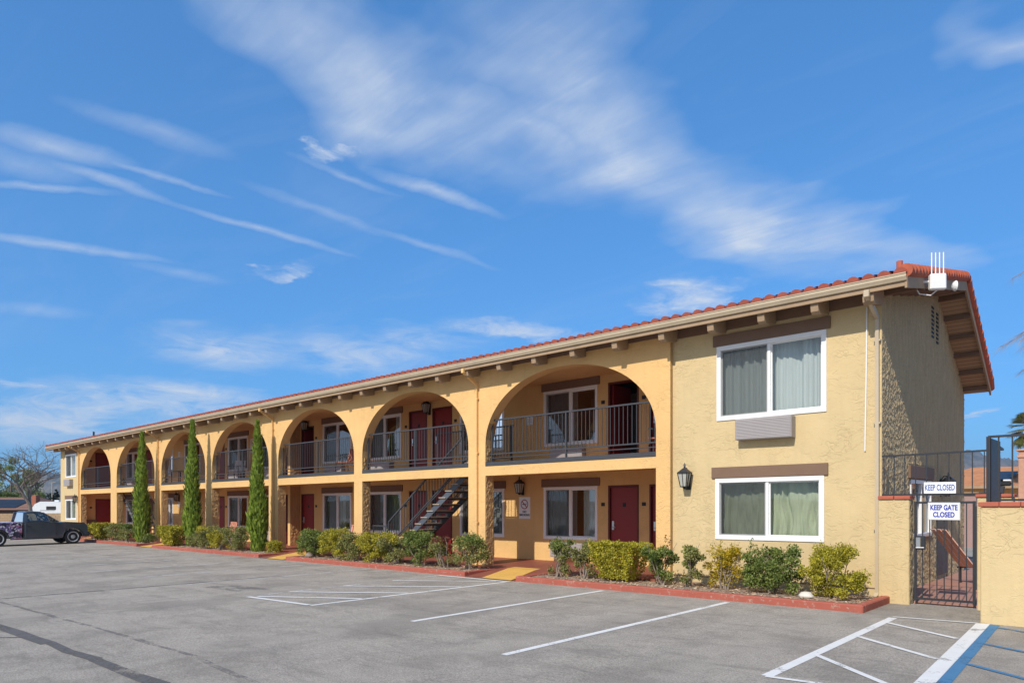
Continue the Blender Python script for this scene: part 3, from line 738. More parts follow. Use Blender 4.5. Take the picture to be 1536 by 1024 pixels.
# ---------------------------------------------------------------- stairs
def stairs(loc_x, flip, label):
    """climbs from x=0 towards +x (flip mirrors), steps between two plate stringers"""
    t = thing('steel_staircase', label, 'staircase', (loc_x,0,0), 0, 'outdoor staircases up to the balconies')
    s = -1 if flip else 1; rise, run, n = .19, .262, 13; y0, y1 = .45, 1.25; zf = FZ
    top = n*rise; X = lambda k: s*k*run
    for y, mt in ((y0,'bluegrey'),(y1,'dkiron')):
        mb = MB(); dx = s*n*run
        mb.prism([(s*-.05,zf),(s*.22,zf),(dx,zf+top-.18),(dx,zf+top+.02)][::1], 'y', y-.012, y+.012)
        mb.build('stringer', M[mt], t)
    for k in range(1,n):
        mb = MB(); x = X(k); xa, xb = sorted((x-s*.02,x+s*(run+.02))); z = zf+rise*k
        mb.bbox(xa,xb,y0+.013,y1-.013,z+.015,z+.055,.004); tp = mb.build('tread', M['dkiron'], t); MB().bbox(xa+.01,xb-.01,y0-.05,y1+.0,z+.056,z+.085,.006).build('tread_slab', M['step'], tp)
    for y in (y0-.03,y1+.03):
        mb = MB(); off = .93
        p = Vector((X(.2),y,zf+.22)); q = Vector((X(n-.4),y,zf+top+.12))
        mb.bar(p+Vector((0,0,off-.1)),q+Vector((0,0,off-.1)),.04,.04); mb.bar(p+Vector((0,0,.10)),q+Vector((0,0,.10)),.03,.03); mb.bar(p+Vector((0,0,.03)),q+Vector((0,0,.03)),.02,.02)
        m_ = 26
        for i in range(m_+1): c = p.lerp(q,i/m_); mb.bar(c+Vector((0,0,.05)),c+Vector((0,0,off-.1)),.014,.014)
        for c in (p,p.lerp(q,.35),q): mb.bar(c+Vector((0,0,-.15)),c+Vector((0,0,off-.08)),.035,.035)
        mb.build('handrail', M['iron'], t)
    return t
stairs(-13.95, False, 'blue grey steel staircase with pale treads climbing inside the second arch from the right')
stairs(-33.2, True, 'steel staircase seen past the leftmost cypress, descending to the right in the sixth arch')
g = thing('guard_rail', 'low grey picket guard rail beside the foot of the nearer staircase', 'railing', (-14.66,.4,FZ))
mb = MB(); mb.bar((0,0,.93),(.72,0,.93),.04); mb.bar((0,0,.1),(.72,0,.1),.03)
for i in range(1,7): mb.bar((.72*i/7,0,.1),(.72*i/7,0,.93),.014)
mb.bar((.72,0,0),(.72,0,.95),.04); mb.bar((.02,0,0),(.02,0,.95),.03); mb.build('pickets', M['iron'], g)

# ---------------------------------------------------------------- wall mounted things
def lantern_proto(loc, label):
    t = thing('wall_lantern', label, 'lantern', loc, 0, 'iron wall lanterns')
    mb = MB(); c = Vector((0,-.16,0))
    # tapered four-sided cage
    def ring(z, r): return [(c.x+r*sx, c.y+r*sy, z) for sx, sy in ((-1,-1),(1,-1),(1,1),(-1,1))]
    b_, t_ = ring(-.16,.062), ring(.12,.105)
    for i in range(4): mb.bar(b_[i],t_[i],.014); mb.bar(b_[i],b_[(i+1)%4],.016); mb.bar(t_[i],t_[(i+1)%4],.02)
    for i in range(4): mb.bar([(b_[i][k]+b_[(i+1)%4][k])/2 for k in range(3)],[(t_[i][k]+t_[(i+1)%4][k])/2 for k in range(3)],.010)
    mb.add(ring(-.165,.07)+ring(-.15,.07), [(0,1,2,3),(4,5,6,7),(0,1,5,4),(1,2,6,5),(2,3,7,6),(3,0,4,7)])
    mb.tube([c+Vector((0,0,-.165)),c+Vector((0,0,-.21))],[.05,.015],8); mb.build('cage', M['black'], t)
    mb = MB(); r1, r2, r3 = ring(.12,.115), ring(.18,.06), ring(.22,.02)
    for A, B in ((r1,r2),(r2,r3)): mb.add(A+B, [(i,(i+1)%4,4+(i+1)%4,4+i) for i in range(4)])
    mb.add(r1, [(0,1,2,3)])
    mb.tube([c+Vector((0,0,.21)),c+Vector((0,0,.25)),c+Vector((0,0,.30)),c+Vector((0,0,.33))],[.015,.022,.01,.003],8)
    mb.bar(c+Vector((-.035,0,.285)),c+Vector((.035,0,.285)),.012); mb.build('lamp_cap', M['dkiron'], t)
    mb = MB(); A, B = ring(-.15,.055), ring(.115,.096); mb.add(A+B, [(i,(i+1)%4,4+(i+1)%4,4+i) for i in range(4)]); mb.build('lamp_glass', M['lampglass'], t)
    mb = MB(); mb.bbox(-.055,.055,-.02,0,-.22,.16,.01); mb.tube([(0,-.01,-.1),(0,-.06,-.19),(0,-.12,-.20),(0,-.16,-.17)],.012,6); mb.tube([(0,-.01,.12),(0,-.07,.22),(0,-.13,.22)],.01,6)
    mb.build('bracket', M['black'], t)
    return t
L0 = lantern_proto((-3.62,EF,2.17), 'black iron wall lantern on the cream wall left of the ground floor end window')
LG = 'iron wall lanterns'
for loc, rz, lab in (((-10.0,BY,2.16),0,'black wall lantern right above the ground floor no smoking sign'),
    ((-14.05,BY,5.0-.18),0,'black wall lantern high between the two red upper doors of one arch'),
    ((-21.35,BY,4.82),0,'black wall lantern above the dark open upper door in the third arch from the right'),
    ((-33.4,BY,2.16),0,'black wall lantern on the ground floor between the two windows behind the middle cypress'),
    ((-42.0,EF,2.14),0,'black wall lantern on the far left end room beside its ground floor window'),
    ((0,4.4,2.0),math.pi/2,'black wall lantern on the shaded side wall behind the keep closed sign')):
    dup(L0, loc, rz, lab)
# air conditioners
def ac_proto(loc, label):
    t = thing('air_conditioner', label, 'air conditioner', loc, 0, 'through wall air conditioners under the windows')
    MB().bbox(-.54,.54,-.20,0,-.2,.2,.012).build('casing', M['ac'], t)
    mb = MB()
    for k in range(13): z = -.175+k*.028; mb.box(-.52,.52,-.2075,-.2005,z,z+.012)
    mb.build('grille', M['acl'], t)
    return t
A0 = ac_proto((-1.99,EF,3.07), 'grey louvred air conditioner on the cream end wall between upper and lower windows')
aclab = ['right arch','second arch right part','second arch left part','third arch','fourth arch right part','fourth arch','fifth arch right part',None,'sixth arch']
for i, (a, b) in enumerate(wins):
    if aclab[i] is None: continue
    for fl in (0,1):
        dup(A0, ((a+b)/2, BY, WZ[fl][0]-.28 if fl else WZ[fl][0]-.30), 0, 'white unit under the %s window %s' % (('ground floor','upper')[fl], {'right arch':'inside the rightmost arch','second arch right part':'right in the second arch from the right','second arch left part':'left in the second arch from the right','third arch':'inside the third arch from the right','fourth arch right part':'at the right side of the fourth arch','fourth arch':'mid fourth arch from the right','fifth arch right part':'at the right side of the fifth arch','sixth arch':'in the sixth arch from the right'}[aclab[i]]))
dup(A0, (-43.4,EF,3.12), 0, 'air conditioner on the far left end room between its two windows')

# ---- text helper
def text(s, size, mat, parent, M4, name='lettering', bold=.0, sx=1):
    cu = bpy.data.curves.new(name, 'FONT'); cu.body = s; cu.size = size; cu.align_x = 'CENTER'; cu.align_y = 'CENTER'; cu.offset = bold; cu.extrude = .0015; cu.space_character = 1.02
    o = bpy.data.objects.new(name, cu); C.objects.link(o); dg = bpy.context.evaluated_depsgraph_get()
    me = bpy.data.meshes.new_from_object(o.evaluated_get(dg)); bpy.data.objects.remove(o)
    me.transform(M4 @ Matrix.Diagonal((sx,1,1,1))); me.materials.clear(); me.materials.append(mat)
    r = bpy.data.objects.new(name, me); C.objects.link(r); r.parent = parent; return r
RX = Matrix.Rotation(math.pi/2, 4, 'X')
def T(x, y, z): return Matrix.Translation((x,y,z)) @ RX
def nosmoke(loc, label):
    t = thing('no_smoking_sign', label, 'sign', loc, 0, 'no smoking signs on the walkway wall')
    MB().bbox(-.21,.21,-.012,0,-.31,.31,.004).build('board', M['signw'], t)
    mb = MB(); n = 32; r0, r1 = .115, .138
    for k in range(n):
        a, b = 2*math.pi*k/n, 2*math.pi*(k+1)/n
        mb.add([(r0*math.cos(a),-.015,.10+r0*math.sin(a)),(r1*math.cos(a),-.015,.10+r1*math.sin(a)),(r1*math.cos(b),-.015,.10+r1*math.sin(b)),(r0*math.cos(b),-.015,.10+r0*math.sin(b))],[(0,1,2,3)])
    mb.bar((-.085,-.016,.185),(.085,-.016,.015),.003,.024,up=(1,0,1)); mb.build('ban_ring', M['sred'], t)
    mb = MB(); mb.box(-.08,.045,-.0145,-.0125,.085,.108); mb.box(.05,.075,-.0145,-.0125,.085,.108); mb.bar((.06,-.0135,.12),(.075,-.0135,.16),.002,.008,up=(1,0,0)); mb.build('cigarette', M['black'], t)
    text('NO', .085, M['black'], t, T(0,-.013,-.115), bold=.003); text('SMOKING', .085, M['black'], t, T(0,-.013,-.205), bold=.003)
    return t
n0 = nosmoke((-9.93,BY,1.58), 'white no smoking sign with red ring below the ground floor lantern, rightmost arch')
nn = dup(n0, (-25.75,BY,4.33), 0, 'small no smoking sign on the upper wall right of the fourth arch window')
for x, z, lab in ((-9.75,4.05,'small white notice plate on the upper wall of the rightmost arch'),(-33.4,4.35,'small white notice plate on the upper wall left of the middle cypress'),(-33.4,1.80,'small white notice plate on the ground floor wall under a lantern, fifth arch')):
    t = thing('notice_plate', lab, 'sign', (x,BY,z), 0, 'small notice plates')
    MB().bbox(-.13,.13,-.01,0,-.12,.12,.003).build('board', M['signw'], t); mb = MB()
    for k in range(3): mb.box(-.09,.09,-.0125,-.0105,.05-.05*k,.065-.05*k)
    mb.build('print', M['ac'], t)

# ---------------------------------------------------------------- gate, fence, garden walls
t = thing('gate_pier_wall', 'short cream stucco wall with red brick cap between motel and gate', 'wall')
MB().bbox(.002,.47,-.12,.13,-.03,1.712,.012).build('wall_body', [M['cream'], M['dashc']], t)
dashcoat(.47, -.11, .12, lambda y: 1.705, .02, t, M['dashc'], step=.022)
mb = MB()
for k in range(2): mb.bbox(.003+k*.245,.24+k*.245,-.145,.155,1.714,1.776,.008)
mb.build('brick_cap', M['cap'], t)
t = thing('boundary_wall', 'tall cream stucco wall with red cap at the right edge of the lot', 'wall')
MB().bbox(1.66,9.,-1.46,-1.26,-.03,1.598,.012).build('wall_body', M['cream'], t)
mb = MB(); x = 1.64
while x < 9: mb.bbox(x,x+.236,-1.49,-1.23,1.60,1.664,.008); x += .24
mb.build('brick_cap', M['cap'], t)
t = thing('latch_side_pier', 'narrow cream pier with red cap on the hinge side of the gate', 'wall')
MB().bbox(1.40,1.86,-.10,.12,-.03,1.733,.012).build('pier_body', M['cream'], t)
MB().bbox(1.66,1.84,-1.255,-.103,-.03,1.55,.01).build('return_wall', M['cream'], t)
mb = MB(); mb.bbox(1.38,1.88,-.125,.145,1.735,1.785,.008); mb.build('brick_cap', M['cap'], t)

t = thing('iron_gate', 'closed black iron picket gate with a chrome lever lock', 'gate')
gx0, gx1, gy = .51, 1.365, .02
mb = MB()
for z in (.10,1.66): mb.bar((gx0,gy,z),(gx1,gy,z),.03,.035)
for x in (gx0+.02,gx1-.02): mb.bar((x,gy,.06),(x,gy,1.68),.035,.04)
mb.build('gate_frame', M['dkiron'], t)
mb = MB()
for i in range(1,8): x = gx0+.02+(gx1-gx0-.04)*i/8; mb.bar((x,gy,.10),(x,gy,1.66),.014)
mb.build('pickets', M['dkiron'], t)
mb = MB(); mb.bbox(gx0+.03,gx0+.17,gy-.05,gy-.01,.90,1.12,.01); mb.build('lock_plate', M['dkiron'], t)
mb = MB(); mb.bbox(gx0+.035,gx0+.115,gy-.085,gy-.051,.915,1.10,.012); mb.tube([(gx0+.06,gy-.08,.93),(gx0+.06,gy-.13,.93),(gx0+.17,gy-.13,.935)],.014,8); mb.build('lock_handle', M['chrome'], t)
MB().tube([(gx1+.005,gy,.3),(gx1+.005,gy,1.6)],.018,8).build('hinge_post', M['iron'], t)
t = thing('iron_fence', 'dark iron picket fence above the gate and garden wall', 'fence')
mb = MB(); y = .0
mb.bar((.03,y,1.79),(1.72,y,1.79),.03,.03); mb.bar((.03,y,2.44),(1.72,y,2.46),.025,.03)
mb.bar((1.72,y,2.46),(1.76,-1.40,2.50),.025,.03)
for i in range(11): x = .06+i*.158; mb.bar((x,y,1.79),(x,y,2.44),.014)
mb.build('gate_top_rail', M['dkiron'], t)
mb = MB(); mb.bbox(1.745,1.775,-1.44,-.62,1.66,2.54,.004); mb.build('steel_side_plate', M['dkiron'], t)
mb = MB(); yf = -1.38
mb.bar((1.74,yf,2.56),(9,yf,2.56),.035,.03); mb.bar((1.74,yf,1.69),(9,yf,1.69),.035,.03); x = 1.86
while x < 9: mb.bar((x,yf,1.69),(x,yf,2.56),.018); x += .155
mb.bar((1.75,yf-.03,1.66),(1.75,yf-.03,2.56),.05); mb.build('wall_top_rail', M['dkiron'], t)
t = thing('keep_closed_sign', 'narrow white sign reading KEEP CLOSED in faded blue letters above the gate', 'sign', (.885,-.03,1.895))
MB().bbox(-.225,.225,-.006,.006,-.092,.092,.003).build('board', M['signw'], t); text('KEEP CLOSED', .088, M['blue2'], t, T(0,-.0065,0)@Matrix.Diagonal((.76,1.45,1,1)), bold=.0018)
t = thing('keep_gate_closed_sign', 'white sign reading KEEP GATE CLOSED hung on the iron gate', 'sign', (.94,-.02,1.52))
MB().bbox(-.225,.225,-.006,.006,-.14,.14,.004).build('board', M['signw'], t)
text('KEEP GATE', .108, M['blue'], t, T(0,-.0065,.055)@Matrix.Diagonal((.70,1.05,1,1)), bold=.0042); text('CLOSED', .108, M['blue'], t, T(0,-.0065,-.058)@Matrix.Diagonal((.74,1.05,1,1)), bold=.0042)
mb = MB()
for z in (-.131,.128): mb.box(-.215,.215,-.0075,-.0062,z,z+.003)
for x in (-.215,.212): mb.box(x,x+.003,-.0075,-.0062,-.131,.131)
mb.build('border', M['ac'], t)
# service counter notice in the side window
t = thing('window_notice', 'small yellow green notice reading OPEN behind the side window glass', 'sign', (-.10,2.25,1.78), math.pi/2)
MB().bbox(-.20,.20,-.006,0,-.16,.16,.003).build('board', M['lime'], t); text('OPEN', .13, M['sgreen'], t, T(0,-.008,.0), bold=.003); MB().box(-.2,.2,-.009,-.007,.11,.15).build('stripe', M['sorange'], t)

# ---- patio behind the gate
tag(MB().box(.0,9,.16,14,-.03,.03).build('patio', plain('worn_pink_paving', (.42,.22,.16,1), .7, var=.15, bmp=.2, dirt=.35)), kind='structure')
t = thing('lounge_chair', 'terracotta slatted lounge chair with raised back on the patio behind the gate', 'lounge chair', (.70,3.62,.03), math.radians(132))
mb = MB()
for i in range(9): mb.bbox(-.28,.28,-.62+i*.075+.03,-.62+i*.075+.085,.33,.35,.004)
mb.build('seat', M['terra'], t)
mb = MB(); a = math.radians(52)
for i in range(3):
    x = -.26+i*.185; p = Vector((x+.08,.07,.34)); q = p+Vector((0,math.cos(a)*.95,math.sin(a)*.95)); mb.bar(p,q,.145,.02,up=(0,-1,1))
mb.build('backrest', plain('pale_terracotta_slats',(.66,.38,.29,1),.6), t)
for x in (-.27,.27):
    for y in (-.58,.05): MB().bar((x,y,0),(x,y,.33),.035).build('leg', M['dkiron'], t)
mb = MB(); mb.bar((-.28,-.62,.31),(-.28,.1,.31),.03); mb.bar((.28,-.62,.31),(.28,.1,.31),.03); mb.tube([(.28,-.3,.32),(.28,-.3,.5),(.28,.1,.5)],.015,6); mb.build('frame', M['dkiron'], t)

# ---------------------------------------------------------------- antenna on the gable
t = thing('wifi_antenna', 'white outdoor antenna box with four upright rods on the gable eave', 'antenna', (.72,.62,5.36), math.radians(35))
MB().bbox(-.13,.13,-.05,.05,-.13,.14,.02).build('case', M['signw'], t)
for k in range(4): MB().tube([(-.09+.062*k,0,.14),(-.09+.062*k,0,.50)],.010,8).build('rod', M['signw'], t)
mb = MB(); mb.tube([(-.12,.02,.02),(-.24,.05,.03)],.018,6); mb.tube([(-.24,.05,-.02),(-.24,.05,.08)],.03,8); mb.tube([(.0,.05,0),(-.05,.3,0)],.02,6); mb.build('mount', M['signw'], t)
MB().lathe((.27,.08,-.05),[(.03,0),(.07,.02),(.09,.05)],14,'x').build('small_dish', M['signw'], t)
MB().tube([(0,.02,-.13),(-.08,.06,-.20),(-.24,.1,-.16),(-.32,.1,-.02)],.010,6).build('cable', M['signw'], t)

# ---------------------------------------------------------------- chairs and pots
def chair(loc, rz, mat, label, fm='dkiron'):
    t = thing('patio_chair', label, 'chair', loc, rz, 'chairs along the walkways')
    mb = MB()
    for i in range(5): mb.bbox(-.24,.24,-.24+i*.095,-.165+i*.095,.40,.42,.004)
    mb.build('seat', mat, t); mb = MB()
    for i in range(5): x = -.21+i*.105; mb.bar((x,.24,.44),(x,.34,.86),.075,.018,up=(0,-1,0))
    mb.bar((-.25,.34,.87),(.25,.34,.87),.06,.03); mb.build('backrest', mat, t)
    for x in (-.25,.25):
        MB().bar((x,-.22,0),(x,-.2,.62),.028).build('leg', M[fm], t); MB().bar((x,.26,0),(x,.24,.45),.028).build('leg', M[fm], t); MB().bar((x,-.24,.62),(x,.28,.64),.04,.025).build('armrest', M[fm], t)
    return t
c0 = chair((-17.75,1.45,2.775), math.radians(-60), M['terra'], 'reddish slatted chair behind the balcony railing at the right side of the third arch')
chair((-25.9,1.5,2.775), math.radians(30), M['signw'], 'white and black chair behind the balcony railing of the fourth arch')
dup(c0, (-17.05,1.2,FZ), math.radians(10), 'terracotta chair on the ground floor beside the pier of the third arch')
dup(c0, (-26.5,1.4,FZ), math.radians(5), 'terracotta chair on the ground floor in front of the fourth arch window')
dup(c0, (-5.1,1.5,2.775), math.radians(-70), 'reddish chair half hidden at the right end of the rightmost balcony')
t = thing('flower_pot', 'round red pot standing on the fourth arch balcony', 'pot', (-27.3,1.2,2.775)); MB().lathe((0,0,0),[(.11,0),(.17,.24),(.19,.26),(.16,.26),(.15,.22)],16).build('pot', M['terra'], t, True)
t = thing('flower_pot', 'red pot on the ground walkway beside the second arch staircase', 'pot', (-11.2,.9,FZ)); MB().lathe((0,0,0),[(.13,0),(.2,.30),(.22,.33),(.18,.33),(.17,.28)],16).build('pot', M['terra'], t, True)
t = thing('side_table', 'small table with lime cloth behind the fifth arch railing', 'table', (-30.7,1.1,2.775)); MB().bbox(-.45,.45,-.25,.25,.55,.60,.01).build('table_top', M['lime'], t)
for x in (-.4,.4):
    for y in (-.2,.2): MB().bar((x,y,0),(x,y,.55),.03).build('leg', M['dkiron'], t)
t = thing('bench', 'dark brown bench against the wall under the far left arch', 'bench', (-41.3,.45,FZ), math.pi/2); MB().bbox(-.45,.45,-.2,.2,.38,.44,.01).build('seat', M['brown'], t); MB().bbox(-.45,.45,.2,.25,.42,.85,.01).build('backrest', M['brown'], t)
for x in (-.4,.4): MB().bbox(x-.03,x+.03,-.18,.18,0,.38,.005).build('leg', M['brown'], t)

# ---------------------------------------------------------------- plants
def leaf(mb, c, s, rr, up=.3, asp=.5, mi=0):
    d = Vector((rr.gauss(0,1),rr.gauss(0,1),rr.gauss(0,1)+up)).normalized(); r = Vector((rr.gauss(0,1),rr.gauss(0,1),rr.gauss(0,1)))
    a = d.cross(r)
    if a.length < 1e-3: return
    a.normalize(); n = a.cross(d); t = c+d*s; m_ = c+d*s*.5
    mb.add([c, m_+a*s*asp*.5+n*s*.12, t, m_-a*s*asp*.5+n*s*.12], [(0,1,2,3)], mi)
def shrub(x, y, w, h, kind, label, seed, mats, dep=None, n=1500, ls=.045, leggy=0, base=.09, group='shrubs in the beds along the motel', tops=()):
    n = int(n*(2.6 if kind == 'hedge' else 3.0 if not leggy else 2.3)); w *= (1.05 if kind == 'hedge' else 1.2); h *= 1.04; ls *= (1.05 if kind == 'hedge' else .92)
    rr = random.Random(seed); t = thing('shrub', label, 'shrub', (x,y,base), 0, group); dep = dep or min(w*.8,.75)
    # stems
    st = MB(); tips = []
    ns = 9 if leggy else 7
    for i in range(ns):
        a = rr.uniform(0,6.28); r = rr.uniform(.25,.95); p = [Vector((rr.uniform(-.05,.05)*w*2,rr.uniform(-.05,.05),-.02))]
        end = Vector((math.cos(a)*r*w/2,math.sin(a)*r*dep/2,h*rr.uniform(.72,1.0)))
        for k in range(1,5): q = p[0].lerp(end,k/4); q += Vector((rr.uniform(-.03,.03),rr.uniform(-.03,.03),0)); p.append(q)
        st.tube(p,[.016,.012,.009,.006,.004],5); tips.append(p)
        for k in (2,3):
            e = p[k]+Vector((rr.uniform(-.2,.2)*w,rr.uniform(-.15,.15),rr.uniform(.05,.25)*h)); st.tube([p[k],e],[.007,.003],4); tips.append([p[k],e])
    st.build('stems', M['twig'], t)
    lf = MB()
    if kind == 'hedge':                                  # clipped, narrowing towards the foot
        cl = [(Vector((0,0,h*.5)),1)]
        for _ in range(n):
            z = h*(1-rr.random()**1.5*.92); f = .55+.45*min(1,z/h*1.35); sx = rr.choice((-1,1)); 
            u, v = rr.uniform(-1,1), rr.uniform(-1,1); k = rr.random()
            if k < .26: px, py = sx*(1-rr.random()*.18), v
            elif k < .74: px, py = u, (sx if k < .40 else -1)*(1-rr.random()*.2)
            elif k < .85: px, py, z = u, v, h*(1-rr.random()*.06)
            else: px, py = u, v
            wob = 1+.08*math.sin(px*9+seed)+.06*math.sin(z*14+py*5)
            leaf(lf, Vector((px*w/2*f*wob,py*dep/2*f*wob,z*(1+.03*math.sin(px*11)))), ls*rr.uniform(.7,1.4), rr, .6, .75)
    else:
        nc = int(7+w*14) if leggy else int(16+w*26); cl = []
        for i in range(nc):
            if leggy: p = rr.choice(tips); c = p[-1].lerp(p[-2],rr.random()*.6); c = c+Vector((rr.gauss(0,.04),rr.gauss(0,.04),0)); rad = rr.uniform(.06,.12)
            else:
                a = rr.uniform(0,6.28); q = rr.random()**.5; zz = rr.random()**.75
                pr = math.sin(math.pi*(.27+.50*zz))
                c = Vector((math.cos(a)*q*w/2*pr,math.sin(a)*q*dep/2*pr,h*(.12+.84*zz))); rad = rr.uniform(.08,.15)
            cl.append((c,rad))
        if leggy:                                        # low basal tuft
            for _ in range(3): cl.append((Vector((rr.uniform(-.3,.3)*w,rr.uniform(-.1,.1),rr.uniform(.1,.3))),.10))
        for _ in range(n):
            c, rad = rr.choice(cl); d = Vector((rr.gauss(0,1),rr.gauss(0,1),rr.gauss(0,.8))).normalized()*rad*rr.uniform(.4,1.15)
            leaf(lf, c+d, ls*rr.uniform(.6,1.3), rr, .4, .62, 1 if (len(mats)>1 and (c.z > h*.78 if kind!='mix' else (c.x*7+c.z*5+seed)%1>.6)) else 0)
        for tx_, th in tops:
            p = [Vector((tx_*w,0,h*.5)),Vector((tx_*w+.03,0,h+th))]; 
            for _ in range(70): q = p[0].lerp(p[1],rr.random()); leaf(lf, q+Vector((rr.gauss(0,.025),rr.gauss(0,.03),0)), ls, rr, .4, .6, len(mats)-1)
    lf.build('foliage', [M[m] for m in mats], t)
    return t
S = shrub
S(-.52,-.84,.80,.80,'b','wide yellow green shrub at the right end of the bed, nearest the gate',1,['lf_olive'],n=3800,ls=.042)
S(-1.47,-.84,.90,.74,'b','dense green shrub with a tall red tip, in front of the ground floor end window',2,['lf_green'],n=3000,ls=.05,tops=((-.40,.18),(-.34,.1)))
S(-2.44,-.72,.62,.76,'b','bushy shrub with bright golden yellow leaves, left under the end window',3,['lf_gold'],n=1500,ls=.042,tops=((-.12,.1),))
S(-3.13,-.84,.58,.80,'b','leggy green rose bush just right of the arcade corner pier',4,['lf_rose'],n=1100,ls=.055,leggy=1)
S(-3.74,-.80,.60,.82,'b','thin rose bush with reddish tips in front of the arcade corner pier',5,['lf_green','lf_red'],n=1300,ls=.055,leggy=1,tops=((.15,.1),))
S(-4.73,-.76,1.00,.74,'hedge','neatly clipped yellow green hedge block right of the yellow ramp',6,['lf_olive'],n=4600,ls=.036)
S(-5.50,-.9,.60,.74,'b','open rose bush left of the clipped hedge block, under the red door side',7,['lf_rose'],n=1200,ls=.05,leggy=1)
S(-6.22,-.86,.68,.78,'b','leggy rose bush with bare lower stems at the ramp end of the right bed',8,['lf_rose','lf_green'],n=1100,ls=.055,leggy=1)
S(-9.0,-.92,.95,.80,'b','large rose bush at the right end of the middle bed, before the ramp',9,['lf_rose','lf_green'],n=1500,ls=.055)
S(-9.85,-.95,0.90,0.74,'b','sparse bush with pink flowers left of the first pier downspout',10,['lf_rose','lf_red'],n=900,ls=.055,leggy=1)
S(-10.75,-.95,1.08,0.83,'b','green rose bush beneath the staircase foot',11,['lf_green'],n=1900,ls=.055)
S(-11.75,-.98,1.02,0.76,'b','greyish green bush in front of the second arch guard rail',12,['lf_rose','lf_olive'],n=1500,ls=.055)
S(-12.75,-1.0,1.14,0.76,'b','bright yellow green bush, the right one of the pair below the second arch',13,['lf_olive'],n=2600,ls=.05)
S(-13.7,-1.0,0.90,0.72,'b','grey green bush squeezed between two yellow green bushes',14,['lf_rose'],n=1300,ls=.055)
S(-14.6,-.98,1.20,0.81,'b','bright yellow green bush in front of the pier between second and third arch',15,['lf_olive'],n=2600,ls=.05)
S(-15.85,-.92,1.14,0.76,'b','dark green bush near the left end of the middle bed',16,['lf_green'],n=1800,ls=.055)
S(-16.75+.0,-.62,.70,.78,'b','dark green bush at the far left end of the middle bed beside the second ramp',17,['lf_green'],n=1500,ls=.055)
S(-18.75,-.7,.45,.34,'b','small low yellow green plant right of the rightmost cypress',18,['lf_olive'],n=600,ls=.06)
S(-20.9,-1.0,1.15,.80,'b','bush with pale stems immediately left of the rightmost cypress',19,['lf_rose'],n=1500,ls=.055)
S(-22.1,-1.0,1.25,.80,'b','green bush in the middle between the two right cypresses',20,['lf_olive','lf_rose'],n=1600,ls=.06)
S(-23.4,-1.0,1.15,.78,'b','bush with pale stems just right of the middle cypress',21,['lf_rose','lf_olive'],n=1500,ls=.055)
S(-24.6,-.9,.6,.42,'b','low dry bush left of the middle cypress',22,['lf_rose'],n=500,ls=.06,leggy=1)
S(-26.2,-1.0,1.25,.74,'hedge','clipped boxy yellow green hedge left of the middle cypress',23,['lf_olive'],n=2400,ls=.055)
S(-29.3,-.8,.55,.36,'b','small round green plant right of the leftmost cypress',24,['lf_green'],n=500,ls=.06)
S(-31.6,-.9,1.0,.74,'b','green bush just left of the leftmost cypress',25,['lf_rose','lf_green'],n=1100,ls=.07)
S(-33.1,-.9,1.25,.76,'b','bush with pale forked stems in the leftmost bed',26,['lf_rose'],n=1100,ls=.065)
S(-34.7,-.9,1.1,.74,'hedge','flat topped yellow green bush in the leftmost bed',27,['lf_olive'],n=1300,ls=.07)
S(-36.3,-.9,.8,.68,'b','yellow green bush next to the pickup truck bonnet',28,['lf_olive'],n=900,ls=.07)

def cypress(x, y, h, w, label, seed):
    rr = random.Random(seed); t = thing('cypress_tree', label, 'tree', (x,y,.09), 0, 'narrow cypress trees in front of the arcade')
    def rad(z): u = z/h; return w/2*(min(1,.72+u*1.6) if u < .18 else 1)*(1-max(0,(u-.16)/.84)**1.25)**.9
    MB().tube([(0,0,-.05),(0,0,h*.9)],[.06,.01],8).build('trunk', M['bark'], t)
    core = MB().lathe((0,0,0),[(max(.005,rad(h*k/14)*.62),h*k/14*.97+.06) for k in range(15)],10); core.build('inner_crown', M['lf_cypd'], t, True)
    lf = MB(); bumps = [(rr.uniform(0,6.28),rr.uniform(0,h),rr.uniform(.1,.3),rr.uniform(.5,1.2)) for _ in range(26)]
    for _ in range(7500):
        z = rr.random()**1.05*h*.985; a = rr.uniform(0,6.28); r = rad(z)
        b = sum(.32*q[2]/.3*math.exp(-((math.atan2(math.sin(a-q[0]),math.cos(a-q[0]))/.6)**2)-((z-q[1])/q[3]*2.2)**2) for q in bumps)
        rr_ = r*(.66+b+rr.gauss(0,.12)); c = Vector((math.cos(a)*rr_,math.sin(a)*rr_,z+.02))
        d = Vector((math.cos(a)*.30+rr.gauss(0,.14),math.sin(a)*.30+rr.gauss(0,.14),1)).normalized(); s_ = rr.uniform(.07,.22); sd = Vector((-math.sin(a)+rr.gauss(0,.4),math.cos(a)+rr.gauss(0,.4),0)).normalized()*s_*.16
        lf.add([c-sd,c+sd,c+d*s_*.6+sd*.9,c+d*s_,c+d*s_*.6-sd*.9],[(0,1,2,3,4)])
    for _ in range(70):
        z = rr.uniform(.3,h*.93); a = rr.uniform(0,6.28); r = rad(z)*.9; c = Vector((math.cos(a)*r,math.sin(a)*r,z)); d = Vector((math.cos(a)*rr.uniform(.35,.7),math.sin(a)*rr.uniform(.35,.7),1)).normalized(); L = rr.uniform(.12,.26)
        for k in range(7): q = c+d*L*k/6; leaf(lf, q, .07, rr, 1.5, .35)
    lf.build('foliage', M['lf_cyp'], t); return t
cypress(-19.86,-.70,4.50,.60,'narrow dark green cypress, rightmost of the three before the arcade',31)
cypress(-25.10,-.70,4.98,.70,'narrow cypress, the tallest middle one of the three before the arcade',32)
cypress(-30.36,-.70,4.90,.74,'narrow cypress, leftmost of the three before the arcade',33)
